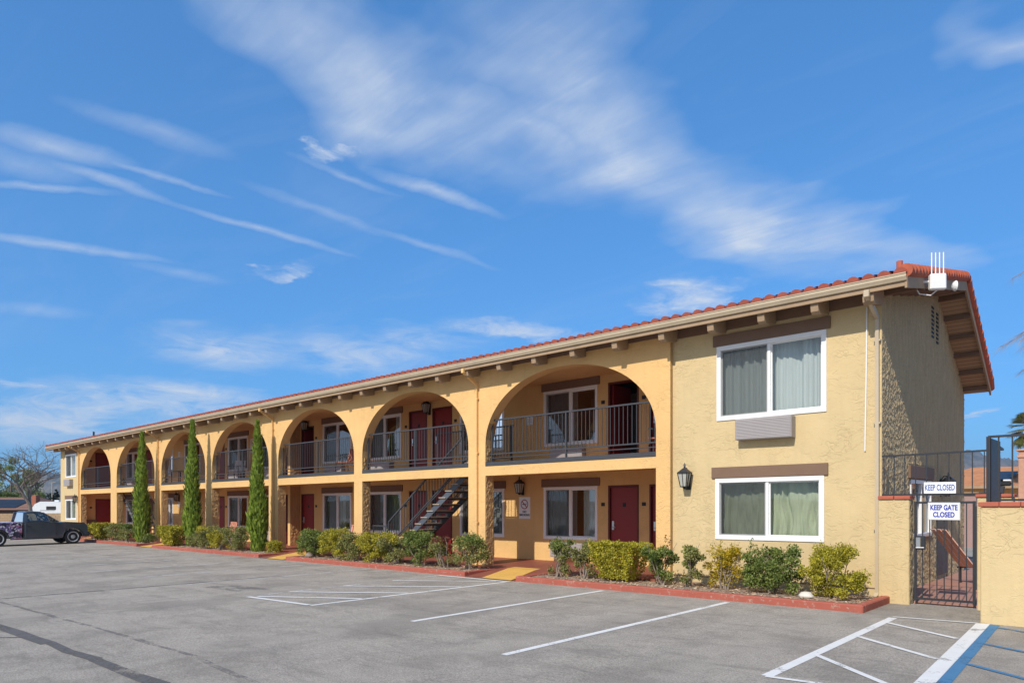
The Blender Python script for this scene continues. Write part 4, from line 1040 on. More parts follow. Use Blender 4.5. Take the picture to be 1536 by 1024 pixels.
# pale rocks in the beds
for x, y, s_, lab in ((-.86,-1.02,.10,'white rock beside the wide shrub nearest the gate'),(-15.95,-1.05,.14,'dark round rock in the middle bed near the second ramp')):
    mb = MB(); rr = random.Random(int(abs(x)*10)); n = 12
    mb.lathe((0,0,0),[(s_*.6,0),(s_,.03),(s_*.95,s_*.5),(s_*.6,s_*.95),(s_*.15,s_*1.05)],n)
    mb.v = [(p[0]*rr.uniform(.88,1.12)*1.25,p[1]*rr.uniform(.88,1.12),p[2]*rr.uniform(.9,1.1)) for p in mb.v]
    tag(mb.build('rock', M['stone'] if x > -5 else M['twig'], None, True, loc=(x,y,.09)), lab, 'rock')

# ---------------------------------------------------------------- pickup truck (nose towards the building)
def truckmat():
    m, nt, b = new('dark_slate_paint'); b.inputs['Metallic'].default_value=.0; b.inputs['Roughness'].default_value=.22; b.inputs['Base Color'].default_value=(.058,.072,.088,1); b.inputs['Coat Weight'].default_value=.5
    bump(nt,b,noise(nt,objco(nt),1.5,2),.03,.05); return m
def wrapmat():
    m, nt, b = new('patterned_bed_wrap'); co = objco(nt,(1,1,1))
    v = N(nt,'ShaderNodeTexVoronoi', Scale=5.5); wv_ = nt.nodes.new('ShaderNodeVectorMath'); wv_.operation='ADD'; nn_ = N(nt,'ShaderNodeTexNoise', Scale=3., Detail=2.); nt.links.new(co, nn_.inputs['Vector']); nt.links.new(objco(nt,(1,1.3,2.2)), wv_.inputs[0]); nt.links.new(nn_.outputs['Color'], wv_.inputs[1]); nt.links.new(wv_.outputs[0], v.inputs['Vector'])
    sp_ = nt.nodes.new('ShaderNodeSeparateColor'); nt.links.new(v.outputs['Color'], sp_.inputs[0])
    a = ramp(nt, sp_.outputs[0], [(.0,(.015,.012,.02,1)),(.22,(.62,.60,.64,1)),(.42,(.16,.10,.26,1)),(.58,(.45,.16,.26,1)),(.72,(.03,.03,.06,1)),(.86,(.70,.68,.72,1))])
    for n_ in nt.nodes:
        if n_.type == 'VALTORGB': n_.color_ramp.interpolation = 'CONSTANT'
    nt.links.new(a, b.inputs['Base Color']); b.inputs['Roughness'].default_value=.4; return m
TS = .93
tr = thing('pickup_truck', 'dark slate single cab pickup truck with a patterned purple and white bed wrap', 'pickup truck', (-34.45,-3.98,0), math.radians(3)); tr.scale = (TS,TS,TS)
W = .90; P_ = truckmat(); WR = wrapmat()
def body(poly, w0, name, mat, inset=0, parent=tr):
    mb = MB(); n = len(poly)
    # slight tumblehome: three slices across the width
    for x, k in ((-w0,.965),(-w0+.05,1.),(w0-.05,1.),(w0,.965)):
        cy = sum(p[0] for p in poly)/n; cz = sum(p[1] for p in poly)/n
        mb.v += [(x,cy+(p[0]-cy)*k,cz+(p[1]-cz)*k) for p in poly]
    for s in range(3):
        for i in range(n): mb.f.append([s*n+i,s*n+(i+1)%n,(s+1)*n+(i+1)%n,(s+1)*n+i]); mb.m.append(0)
    mb.f.append(list(range(n))); mb.m.append(0); mb.f.append([3*n+i for i in range(n)][::-1]); mb.m.append(0)
    return mb.build(name, mat, parent)
def wheelarch(yc, r=.43, n=10): return [(yc+r*math.cos(t),.36+r*math.sin(t)) for t in [math.pi-math.pi*i/n for i in range(n+1)]]
# profile in (y,z), y forward; wheels at y=+1.55 and -1.60
lower = [(-.55,.36)]+[(-.55,.30),(.98,.30)]+[(1.12,.36)]+wheelarch(1.55)[0:]+[(2.02,.36),(2.18,.34),(2.24,.45),(2.25,.62),(2.22,.92),(2.10,1.05),(1.85,1.07),(1.2,1.11),(.93,1.10),(-.55,1.10)]
body(lower, W, 'cab_body', P_)
bed = [(-2.60,.42),(-2.60,1.12),(-.60,1.12),(-.60,.36),(-1.16,.36)]+wheelarch(-1.60)[::-1][0:]+[(-2.04,.36)]
body(bed, W, 'bed', WR)
# greenhouse with glass
z0, z1 = 1.10, 1.64
def sect(y, z): return W-.04-(z-z0)*.30
rf_ = MB(); xs_ = (-sect(0,z1), -sect(0,z1)+.12, sect(0,z1)-.12, sect(0,z1))
prof = [(.34,1.575),(.22,1.625),(-.1,1.65),(-.36,1.635),(-.47,1.57),(-.44,1.555),(-.1,1.60),(.22,1.575)]
o = 0
for x, dz in zip(xs_, (-.03,0,0,-.03)): rf_.v += [(x,p[0],p[1]+dz) for p in prof]
n = len(prof)
for q in range(3):
    for i in range(n): rf_.f.append([q*n+i,q*n+(i+1)%n,(q+1)*n+(i+1)%n,(q+1)*n+i]); rf_.m.append(0)
rf_.f.append(list(range(n))); rf_.m.append(0); rf_.f.append([3*n+i for i in range(n)][::-1]); rf_.m.append(0)
rf_.build('cab_roof', P_, tr)
for sgn in (-1,1):
    pl_ = MB()
    A = lambda y, z: Vector((sgn*sect(y,z),y,z))
    pl_.bar(A(.93,z0+.02),A(.30,1.57),.05,.045); pl_.bar(A(-.52,z0),A(-.45,1.57),.05,.15,up=(0,1,0)); pl_.bar(A(.30,1.56),A(-.45,1.56),.04,.05); pl_.bar(A(.93,z0+.035),A(-.52,z0+.035),.05,.05); pl_.bar(A(.56,z0+.02),A(.46,1.42),.03,.03)
    pl_.build('cab_pillar', P_, tr)
TG = glassmat('truck_glass', (.55,.62,.58,1), .06)
for sgn in (-1,1):
    mb = MB(); q = [(-.44,z0+.04),(.90,z0+.04),(.30,1.555),(-.42,1.555)]; mb.add([(sgn*(sect(*p)-.005),p[0],p[1]) for p in q],[(0,1,2,3)]); mb.build('side_window', TG, tr)
wa, wb = sect(0,z0)-.03, sect(0,1.58)-.03
MB().add([(-wa,.915,z0+.03),(wa,.915,z0+.03),(wb,.315,1.575),(-wb,.315,1.575)],[(0,1,2,3)]).build('windscreen', TG, tr)
MB().add([(-wa,-.53,z0+.03),(wa,-.53,z0+.03),(wb,-.455,1.57),(-wb,-.455,1.57)],[(0,1,2,3)]).build('rear_window', TG, tr)
st_ = MB(); st_.bbox(-.62,.62,-.36,-.22,.95,1.30,.05)
for x in (-.38,.38): st_.bbox(x-.13,x+.13,-.34,-.24,1.30,1.46,.04)
st_.build('seat', M['dark'], tr)
for sgn in (-1,1):
    mb = MB()
    for yc in (1.55,-1.60):
        pts = [Vector((sgn*.905,yc+.45*math.cos(t),.36+.45*math.sin(t))) for t in [math.pi*i/12 for i in range(13)]]; mb.tube(pts,.028,6)
    mb.tube([(sgn*.905,1.05,.33),(sgn*.905,-1.1,.33)],.025,6); mb.build('arch_trim', M['rubber'], tr)
for sgn in (-1,1):
    for yc in (1.55,-1.60):
        t_ = MB().lathe((0,0,0),[(.20,-.11),(.34,-.115),(.365,-.08),(.365,.08),(.34,.115),(.20,.11)],28,'x').build('wheel', M['rubber'], tr, True); t_.location=(sgn*.79,yc,.365)
        MB().lathe((sgn*.075,0,0),[(.07,sgn*.05),(.11,sgn*.03),(.20,sgn*.03),(.25,sgn*.055),(.262,sgn*.02)],24,'x').build('rim', M['rim'], t_, False)
        h = MB()
        for k in range(6): a = k*math.pi/3; h.lathe((sgn*.095,math.cos(a)*.155,math.sin(a)*.155),[(.034,sgn*.014),(.032,sgn*.018)],8,'x')
        h.build('rim_hole', M['rimd'], t_)
mb = MB()
for sgn in (-1,1): mb.box(sgn*.906-.004,sgn*.906+.004,-.545,-.535,.42,1.12); mb.box(sgn*.906-.004,sgn*.906+.004,.80,.81,.42,1.12)
mb.build('door_gap', M['rimd'], tr)
for sgn in (-1,1):
    MB().bbox(sgn*.92-.015,sgn*.92+.015,-.42,-.26,.90,.93,.006).build('door_handle', M['black'], tr)
    MB().bbox(sgn*.98-.08,sgn*.98+.08,.60,.70,1.13,1.27,.03).build('wing_mirror', M['black'], tr)
    MB().bbox(sgn*.74-.13,sgn*.74+.13,2.10,2.24,.80,.94,.03).build('headlight', M['tank'], tr)
MB().bbox(-.88,.88,2.18,2.33,.38,.60,.04).build('front_bumper', P_, tr); MB().bbox(-.85,.85,-2.70,-2.60,.42,.60,.03).build('rear_bumper', M['chrome'], tr)
MB().bbox(-.55,.55,2.215,2.255,.66,.84,.02).build('grille', M['black'], tr)

# ---------------------------------------------------------------- far left background
CX, CY = 3.4991, -13.0134; YA = .8296; F_ = 1064.2332
def at(u, k):
    t = (u-768)/F_; return CX+k*(-math.cos(YA)+t*math.sin(YA)), CY+k*(math.sin(YA)+t*math.cos(YA))
def zat(v, k): return 1.7+(750.26-v)/F_*k
gz = lambda x: G*clampx(x)
# block wall
t = thing('block_wall', 'low tan concrete block wall along the far left edge of the lot', 'wall')
xa, ya = at(-60,62); xb, yb = at(92,62)
mb = MB(); d = Vector((xb-xa,yb-ya,0)); L = d.length; d.normalize(); k = 0; s_ = 0
while s_ < L:
    for r in range(6):
        off = .2 if r % 2 else 0; p = Vector((xa,ya,0))+d*(s_+off); zz = r*.2
        mb.bar(p+Vector((0,0,zz+.1))+d*.004, p+d*.392+Vector((0,0,zz+.1)), .19, .192)
    s_ += .4
mb.build('blocks', M['block'], t)
# house with solar roof
hx, hy = at(14,84)
t = thing('brown_house', 'low brown house with solar panels on its shallow roof, far left', 'house', (hx,hy,-.4), math.pi/2-YA)
MB().box(-6,2.7,0,8,0,1.3).build('wall', M['house'], t)
rf = MB(); rf.add([(-7,-.8,1.0),(3.4,-.8,1.0),(3.4,8.8,1.0),(-7,8.8,1.0),(-7,4,2.5),(1.0,4,2.5)],[(0,1,5,4),(1,2,5),(2,3,4,5),(3,0,4),(0,3,2,1)]); rfo = rf.build('roof', M['shingle'], t)
mb = MB()
for i in range(5):
    for j in range(2): x0 = -5.0+i*1.15; y0 = -.2+j*1.55; f = lambda y: 1.0+(y+.8)/4.8*1.5+.08; mb.add([(x0,y0,f(y0)),(x0+1.2,y0,f(y0)),(x0+1.2,y0+1.5,f(y0+1.5)),(x0,y0+1.5,f(y0+1.5))],[(0,1,2,3)])
mb.build('solar_panel', M['panel'], rfo)
MB().bbox(1.5,2.35,1.2,2.0,1.2,2.75,.03).build('chimney', M['brick'], rfo)
# trailer
hx, hy = at(72,80); t = thing('travel_trailer', 'rounded white travel trailer parked beyond the block wall', 'trailer', (hx,hy,-.4), math.pi/2-YA)
mb = MB(); poly = [(-1.9,.4),(2.6,.4),(2.6,1.5),(2.3,1.9),(-.9,1.98),(-1.5,1.7),(-1.9,1.1)]; mb.prism(poly,'y',0,2.2); mb.build('body', M['tank'], t)
MB().bbox(-.2,.9,-.02,.01,1.05,1.45,.01).build('window', M['black'], t); MB().bbox(-.9,.8,-.015,.0,.95,1.0,.004).build('stripe', M['iron'], t)
MB().lathe((.6,0.1,.35),[(.3,-.1),(.3,.1)],16,'y').build('wheel', M['rubber'], t); MB().bbox(.2,.7,.8,1.3,1.96,2.15,.02).build('roof_vent', M['tank'], t)
# bare tree
def baretree(u, k, h, label, seed):
    rr = random.Random(seed); x, y = at(u,k); t = thing('bare_tree', label, 'tree', (x,y,gz(x)-0.02), 0)
    tr_, br = MB(), MB(); rg = Vector((math.sin(YA),math.cos(YA),0))
    def grow(p, d, L, r, lv):
        n = 4; pts = [p]; 
        for i in range(n): d = (d+Vector((rr.gauss(0,.09),rr.gauss(0,.09),rr.gauss(0,.05)+(.05 if lv<3 else -.02)))).normalized(); pts.append(pts[-1]+d*L/n)
        rs = [r*(1-.18*i/n) for i in range(n+1)]
        (tr_ if lv < 2 else br).tube(pts, rs, 6 if lv < 3 else 4, cap=False)
        if lv >= 7 or r < .007: return
        nb = 3 if lv in (0,1) else rr.choice((2,2,3))
        for i in range(nb):
            a = rr.uniform(0,6.28); ax = Vector((math.cos(a),math.sin(a),.15)); sp = rr.uniform(.42,.85) if lv else rr.uniform(.4,.7)
            nd = (d*math.cos(sp)+ax*math.sin(sp)).normalized()
            if lv > 3: nd = (nd+Vector((0,0,-.08))).normalized()
            grow(pts[-1] if i < 2 else pts[rr.choice((2,3))], nd, L*rr.uniform(.70,.88), rs[-1]*rr.uniform(.68,.84), lv+1)
    grow(Vector((0,0,0)), Vector((0,0,1)), h*.27, .19, 0)
    tr_.build('trunk', M['bark'], t); br.build('branches', M['bark'], t)
baretree(50,62,7.4,'spreading leafless tree with grey branches behind the block wall, far left',5)
def leafytree(u, k, w, h, z0, label, seed, mat, n=5000, ls=.16, cat='tree', name='leafy_tree', group=None):
    rr = random.Random(seed); x, y = at(u,k); t = thing(name, label, cat, (x,y,gz(x)-.02), 0, group)
    mb = MB(); mb.tube([(0,0,0),(.05,0,h*.45),(.1,.1,h*.75)],[.14*h/5,.10*h/5,.03],8)
    cl = []
    for i in range(26):
        a = rr.uniform(0,6.28); q = rr.random()**.5; zz = rr.random(); pr = math.sin(math.pi*(.2+.7*zz)); c = Vector((math.cos(a)*q*w/2*pr,math.sin(a)*q*w/2*pr,z0+(h-z0)*(.08+.88*zz))); cl.append((c,rr.uniform(.09,.17)*w*.8))
        if i < 10: mb.tube([(.03,0,h*rr.uniform(.25,.5)),c*.6+Vector((0,0,h*.15)),c],[.05,.03,.01],5)
    mb.build('trunk', M['bark'], t); lf = MB()
    for _ in range(n): c, r = rr.choice(cl); d = Vector((rr.gauss(0,1),rr.gauss(0,1),rr.gauss(0,.8))).normalized()*r*rr.uniform(.5,1.15); leaf(lf,c+d,ls*rr.uniform(.6,1.3),rr,.1,.6)
    lf.build('crown', M[mat], t); return t
leafytree(16,92,6.4,8.0,.6,'tall loose green tree behind the solar roofed house',41,'lf_tree',6000,.22)
leafytree(-20,95,6,7.6,.8,'green tree cut by the left picture edge, behind the solar roofed house',42,'lf_tree',3500,.24)
leafytree(44,98,4.6,5.6,.8,'small dull green tree just behind the brick chimney',43,'lf_tree',3000,.2)
leafytree(8,90,6.5,3.3,.9,'low bright green hedge tree directly above the solar roof',44,'lf_hedge',5000,.2)
leafytree(84,96,.95,4.0,.3,'slim dark conifer standing against the far left end of the motel',45,'lf_dark',1800,.15,name='conifer_tree')
leafytree(66,130,7,3.6,.3,'dark green tree in the distance right of the bare tree',46,'lf_dark',2500,.3)
# lamp / utility pole
x, y = at(78,120); t = thing('utility_pole', 'thin pale street light pole between bare tree and motel', 'pole', (x,y,-.5)); MB().tube([(0,0,0),(0,0,5.3)],.06,8).build('pole', M['gutter'], t); MB().tube([(0,0,5.2),(.6,.4,5.35)],.04,6).build('arm', M['gutter'], t)
MB().bbox(.5,.9,.3,.5,5.3,5.4,.02).build('lamp_head', M['ac'], t)

# ---------------------------------------------------------------- right background
x, y = at(1500,34); t = thing('poolside_building', 'yellow stucco building with an orange shingle roof beyond the gate', 'building', (x,y,0), 0)
MB().box(-4.2,9,0,9,0,2.45).build('wall', M['gold'], t)
OS = plain('orange_shingle', (.46,.20,.09,1), .9, var=.35, vs=3, bmp=.4, bs=8)
rf = MB(); rf.add([(-4.6,-.5,2.4),(9.4,-.5,2.4),(9.4,9.5,2.4),(-4.6,9.5,2.4),(-1.6,3.0,3.45),(9.4,3.0,3.45)],[(0,1,5,4),(1,2,5),(2,3,4,5),(3,0,4),(0,3,2,1)]); ro = rf.build('roof', OS, t)
MB().add([(-.5,.1,2.74),(.35,.1,2.74),(.6,1.5,3.16),(-.3,1.5,3.16)],[(0,1,2,3)]).build('solar_panel', M['panel'], ro)
MB().box(-4.62,9.4,-.53,-.50,2.3,2.42).build('fascia_board', M['soffit'], t)
x, y = at(1534,30); t = thing('brick_chimney_stack', 'pink brick chimney stack at the right edge below the palm', 'chimney', (x,y,0)); mb = MB(); mb.bbox(-.12,.9,-.3,.3,0,3.75,.02); mb.bbox(-.17,.95,-.35,.35,3.5,3.6,.02); mb.bbox(-.19,.97,-.37,.37,3.78,3.86,.02); mb.build('bricks', plain('pink_brick',(.50,.27,.18,1),.85,var=.25,vs=8), t)
x, y = at(1505,22); t = thing('flood_light', 'black flood light on a bracket behind the right boundary wall', 'lamp', (x,y,2.15)); MB().bbox(-.16,.2,-.08,.1,.0,.14,.03).build('lamp_head', M['black'], t); MB().tube([(-.05,0,0),(-.1,0,-.5),(-.16,0,-.75)],[.10,.07,.03],8).build('mount', M['iron'], t)
MB().bbox(.0,.2,-.06,.1,.15,.2,.01).build('sensor', M['signw'], t)
MB_ = MB(); MB_.tube([(0,0,-2.2),(0,0,-.7)],.04,8); MB_.build('post', M['iron'], t)
# small lean-to wall seen through the gate
x, y = at(1452,26)
t = thing('pool_equipment_shed', 'pale pinkish shed wall seen past the motel corner through the gate', 'shed', (x,y,0)); MB().box(-1.3,.25,0,2,0,1.95).build('wall', plain('pink_wall',(.34,.22,.2,1),.8), t); MB().box(-1.4,.35,-.1,2.1,1.952,2.02).build('roof', M['soffit'], t)
x, y = at(1453,140); t = thing('white_tank', 'white domed tank in the distance right of the motel', 'tank', (x,y,3.5)); MB().lathe((0,0,0),[(1.0,0),(1.0,2.6),(.8,3.5),(.4,4.1),(.05,4.3)],16).build('shell', M['tank'], t, True); MB().lathe((0,0,-3.7),[(.9,0),(.9,3.7)],12).build('stand', M['iron'], t)
# fan palm at the right edge
x, y = at(1546,32); t = thing('palm_tree', 'fan palm with green and straw coloured fronds at the right edge', 'palm tree', (x,y,0)); rr = random.Random(9)
MB().tube([(0,0,0),(.05,0,2.5),(0,0,4.9)],[.2,.16,.15],10).build('trunk', M['bark'], t); lf = MB()
for i in range(46):
    a = rr.uniform(0,6.28); el = rr.uniform(-1.1,1.2); d = Vector((math.cos(a)*math.cos(el),math.sin(a)*math.cos(el),math.sin(el))); c = Vector((0,0,4.95)); st = c+d*.45; 
    lf.bar(c,st,.02,.01); sd = d.cross(Vector((0,0,1))).normalized(); up = sd.cross(d)
    for k in range(-7,8):
        b_ = k/7*1.15; dd = (d*math.cos(b_)+sd*math.sin(b_)).normalized(); q = st+dd*.42+Vector((0,0,-.07)); w_ = up.cross(dd)*.022
        lf.add([st-w_*.4,st+w_*.4,q+w_,q+dd*.16+Vector((0,0,-.10)),q-w_],[(0,1,2,3,4)])
lf.build('fronds', M['lf_palm'], t)
# pale drooping pine branch reaching in at the right edge; its trunk stands outside the frame
x, y = at(1640,13); t = thing('weeping_pine', 'pale feathery drooping branches reaching in at the right edge of the sky', 'tree', (x,y,0)); rr = random.Random(12)
MB().tube([(0,0,0),(.1,0,3),(.05,0,6.2)],[.12,.10,.04],8).build('trunk', M['bark'], t)
lft = Vector((-math.sin(YA),-math.cos(YA),0)); lf = MB(); br = MB()
for i in range(64):
    z = 3.2+rr.random()*2.95; a = rr.uniform(-.35,.35) if i % 4 == 0 and z > 4.9 else rr.uniform(.9,5.4); d = (lft*math.cos(a)+Vector((lft.y,-lft.x,0))*math.sin(a)); L = rr.uniform(1.2,1.62)*(1 if abs(a) < .5 else rr.uniform(.6,1)); p = [Vector((.05,0,z))]
    for k in range(1,6): f = k/5; p.append(p[0]+d*L*f+Vector((0,0,.25*f-.62*f*f)))
    br.tube(p,[.012,.009,.007,.005,.004,.002],4)
    for _ in range(110):
        k = rr.randint(2,4); q = p[k].lerp(p[k+1],rr.random()); e = q+(d*rr.uniform(.1,.3)+Vector((rr.gauss(0,.04),rr.gauss(0,.04),-rr.uniform(.1,.28)))); w_ = Vector((rr.gauss(0,1),rr.gauss(0,1),0)).normalized()*.0028
        lf.add([q-w_,q+w_,e],[(0,1,2)])
br.build('branches', M['twig'], t); lf.build('needles', M['lf_pale'], t)

# ---------------------------------------------------------------- hills
def hills(name, u0, u1, k, prof, seed, depth=500):
    rr = random.Random(seed); mb = MB(); n = 120; rows = 10
    for j in range(rows+1):
        for i in range(n+1):
            f = i/n; u = u0+(u1-u0)*f; kk = k+depth*j/rows; x, y = at(u,kk)
            # profile interpolation
            for a, b in zip(prof, prof[1:]):
                if a[0] <= u <= b[0]: top = a[1]+(b[1]-a[1])*(u-a[0])/(b[0]-a[0]); break
            else: top = prof[-1][1]
            hh = (zat(top,k+depth)+2)*math.sin(math.pi/2*j/rows)**1.0
            hh *= 1+(.05*math.sin(u*.9+seed+j)+.05*math.sin(u*.31+2*j))*(1 if j<rows else .25)
            mb.v.append((x,y,hh-2))
    for j in range(rows):
        for i in range(n): a = j*(n+1)+i; mb.f.append([a,a+1,a+n+2,a+n+1]); mb.m.append(0)
    tag(mb.build(name, M['hill'], smooth=True), kind='structure')
hills('hills', -300, 200, 1700, [(-300,722),(0,735),(40,722),(66,708),(95,712),(200,700)], 1)
hills('hills', 1150, 1900, 1900, [(1150,700),(1380,684),(1447,678),(1475,683),(1500,688),(1536,697),(1700,705),(1900,716)], 2)

# ---------------------------------------------------------------- lay everything on the gently falling lot
skip = {'hills'}
for o in list(C.objects):
    if o.parent or o.name.split('.')[0] in skip: continue
    if o.location.length < 1e-6:
        seen = set()
        for c in [o]+list(o.children_recursive):
            if c.type != 'MESH' or c.data.name in seen or c.location.length > 1e-6 and c is not o: continue
            seen.add(c.data.name)
            for v in c.data.vertices: v.co.z += G*clampx(v.co.x)
    elif o.location.x > -60 and o.location.x < 20: o.location.z += G*o.location.x

hz = MB(); hz.box(-3400,800,-160,4300,-3.2,185); hzm = bpy.data.materials.new('haze_air'); hzm.use_nodes = True; hn = hzm.node_tree; hn.nodes.remove(hn.nodes['Principled BSDF'])
pv = hn.nodes.new('ShaderNodeVolumePrincipled'); pv.inputs['Color'].default_value = (.55,.74,1.,1); pv.inputs['Density'].default_value = .00017; pv.inputs['Anisotropy'].default_value = .2; hn.links.new(pv.outputs[0], hn.nodes['Material Output'].inputs['Volume'])
tag(hz.build('haze', hzm), kind='stuff')
# ---------------------------------------------------------------- camera, light, sky
cam = bpy.data.cameras.new('camera'); co_ = bpy.data.objects.new('camera', cam); C.objects.link(co_); bpy.context.scene.camera = co_
cam.sensor_width = 36; cam.sensor_fit = 'HORIZONTAL'; cam.lens = F_/1536*36; cam.shift_y = (750.26-512)/1536; cam.clip_end = 12000; cam.clip_start = .05
co_.location = (CX,CY,1.7); fwd = Vector((-math.cos(YA),math.sin(YA),0)); co_.rotation_euler = fwd.to_track_quat('-Z','Y').to_euler()
SD = Vector((.12,-1,.82)).normalized()
sun = bpy.data.lights.new('sun','SUN'); so = bpy.data.objects.new('sun', sun); C.objects.link(so); sun.energy = 4.4; sun.angle = math.radians(.53); sun.color = (1,.93,.82)
so.rotation_euler = SD.to_track_quat('Z','Y').to_euler(); so.location = (0,-20,30)
CLOUDS = 1.
wd = bpy.data.worlds.new('World'); bpy.context.scene.world = wd; wd.use_nodes = True; nt = wd.node_tree; bg = nt.nodes['Background']
sky = nt.nodes.new('ShaderNodeTexSky'); sky.sky_type = 'NISHITA'; sky.sun_disc = False; sky.sun_elevation = math.asin(SD.z); sky.sun_rotation = math.atan2(SD.x,SD.y); sky.altitude = 300; sky.air_density = 1.1; sky.dust_density = .6; sky.ozone_density = 2.2
bg.inputs['Strength'].default_value = .15
# clouds: flat cirrus layer in the direction plane (x/z, y/z)
def mth(op, a, b=None, c=None):
    n = nt.nodes.new('ShaderNodeMath'); n.operation = op
    for i, s in enumerate((a,b,c)):
        if s is None: continue
        if isinstance(s,(int,float)): n.inputs[i].default_value = s
        else: nt.links.new(s, n.inputs[i])
    return n.outputs[0]
tc = nt.nodes.new('ShaderNodeTexCoord'); sep = nt.nodes.new('ShaderNodeSeparateXYZ'); nt.links.new(tc.outputs['Generated'], sep.inputs[0])
zz = mth('MAXIMUM', mth('ADD', sep.outputs[2], .06), .02)
px = mth('DIVIDE', sep.outputs[0], zz); py = mth('DIVIDE', sep.outputs[1], zz)
def plane(u, v):
    d = fwd+Vector((math.sin(YA),math.cos(YA),0))*((u-768)/F_)+Vector((0,0,(750.26-v)/F_)); d.normalize(); z = max(d.z+.06,.02); return d.x/z, d.y/z
cmb = nt.nodes.new('ShaderNodeCombineXYZ'); nt.links.new(px, cmb.inputs[0]); nt.links.new(py, cmb.inputs[1])
def nz(scale, detail, rough, dist, rot, sc, off=(0,0,0)):
    mp = nt.nodes.new('ShaderNodeMapping'); mp.inputs['Rotation'].default_value = (0,0,rot); mp.inputs['Scale'].default_value = sc; mp.inputs['Location'].default_value = off; nt.links.new(cmb.outputs[0], mp.inputs[0])
    n = nt.nodes.new('ShaderNodeTexNoise'); n.inputs['Scale'].default_value = scale; n.inputs['Detail'].default_value = detail; n.inputs['Roughness'].default_value = rough; n.inputs['Distortion'].default_value = dist; nt.links.new(mp.outputs[0], n.inputs['Vector']); return n.outputs['Fac']
# warped position, so that strand edges wander
wn1 = nt.nodes.new('ShaderNodeTexNoise'); wn1.inputs['Scale'].default_value = 1.6; wn1.inputs['Detail'].default_value = 4; wn1.inputs['Roughness'].default_value = .5; nt.links.new(cmb.outputs[0], wn1.inputs['Vector'])
def vm(op, a, b):
    n = nt.nodes.new('ShaderNodeVectorMath'); n.operation = op
    for i, q in enumerate((a,b)):
        if isinstance(q, tuple): n.inputs[i].default_value = q
        elif isinstance(q, float): n.inputs['Scale'].default_value = q
        else: nt.links.new(q, n.inputs[i])
    return n.outputs[0]
wv = vm('SUBTRACT', wn1.outputs['Color'], (.5,.5,.5))
def warp(k):
    n = nt.nodes.new('ShaderNodeVectorMath'); n.operation = 'MULTIPLY_ADD'; nt.links.new(wv, n.inputs[0]); n.inputs[1].default_value = (k,k,0); nt.links.new(cmb.outputs[0], n.inputs[2]); return n.outputs[0]
BIG = warp(1.0)
wn2 = nt.nodes.new('ShaderNodeTexNoise'); wn2.inputs['Scale'].default_value = 4.2; wn2.inputs['Detail'].default_value = 5; wn2.inputs['Roughness'].default_value = .65; nt.links.new(cmb.outputs[0], wn2.inputs['Vector'])
wv2 = vm('SUBTRACT', wn2.outputs['Color'], (.5,.5,.5))
def warp2(k, src):
    n = nt.nodes.new('ShaderNodeVectorMath'); n.operation = 'MULTIPLY_ADD'; nt.links.new(wv2, n.inputs[0]); n.inputs[1].default_value = (k,k,0); nt.links.new(src, n.inputs[2]); return n.outputs[0]
SML = warp2(.09, warp(.17)); LOW = warp2(.42, warp(.20))
fine = nz(2.6,7,.68,.4,0,(1,1,1),(2,9,0))
def blob(p0, p1, h, amp, src, ext=1.25):
    """soft ellipse of cloud lying between two sky points; h is its pixel half-width"""
    (ax, ay), (bx, by) = plane(*p0), plane(*p1); m0 = ((p0[0]+p1[0])/2,(p0[1]+p1[1])/2)
    mx_, my_ = (ax+bx)/2, (ay+by)/2; L = math.hypot(bx-ax,by-ay)/2*ext
    dx, dy = p1[0]-p0[0], p1[1]-p0[1]; l_ = math.hypot(dx,dy); q = plane(m0[0]-dy/l_*h, m0[1]+dx/l_*h)
    nx_, ny_ = -(by-ay), (bx-ax); nl = math.hypot(nx_,ny_); c_ = plane(*m0); w_ = abs((q[0]-c_[0])*nx_+(q[1]-c_[1])*ny_)/nl
    mp = nt.nodes.new('ShaderNodeMapping'); mp.vector_type = 'TEXTURE'; mp.inputs['Location'].default_value = (mx_,my_,0); mp.inputs['Rotation'].default_value = (0,0,math.atan2(by-ay,bx-ax)); mp.inputs['Scale'].default_value = (L,max(w_,.01),1)
    nt.links.new(src, mp.inputs[0]); g_ = nt.nodes.new('ShaderNodeTexGradient'); g_.gradient_type = 'SPHERICAL'; nt.links.new(mp.outputs[0], g_.inputs[0])
    return mth('MULTIPLY', g_.outputs['Fac'], amp)
def layer(items, src):
    o = None
    for it in items:
        b_ = blob(*it, src); o = b_ if o is None else mth('MAXIMUM', o, b_)
    return o
band = layer([((240,-60),(800,230),95,1.15),((640,-60),(960,230),120,.95),((720,150),(1130,330),105,1.2),((980,270),(1380,415),62,1.35),((560,60),(900,330),80,.75),((1400,-40),(1620,160),75,.85),((1060,300),(1250,420),60,.8)], BIG)
streak = nz(1.5,8,.68,1.1,math.atan2(plane(1200,380)[1]-plane(500,80)[1],plane(1200,380)[0]-plane(500,80)[0])*-1,(.45,2.0,1))
fib = nz(2.2,9,.72,.8,math.atan2(plane(1250,390)[1]-plane(420,40)[1],plane(1250,390)[0]-plane(420,40)[0])*-1,(.35,4.5,1),(4,1,0))
tex = mth('ADD', mth('MULTIPLY', streak, .95), mth('ADD', mth('MULTIPLY', fine, .75), mth('MULTIPLY', fib, .65)))
band = mth('MULTIPLY', mth('POWER', band, 1.1), mth('MAXIMUM', mth('MULTIPLY', mth('SUBTRACT', tex, .55), .95), 0))
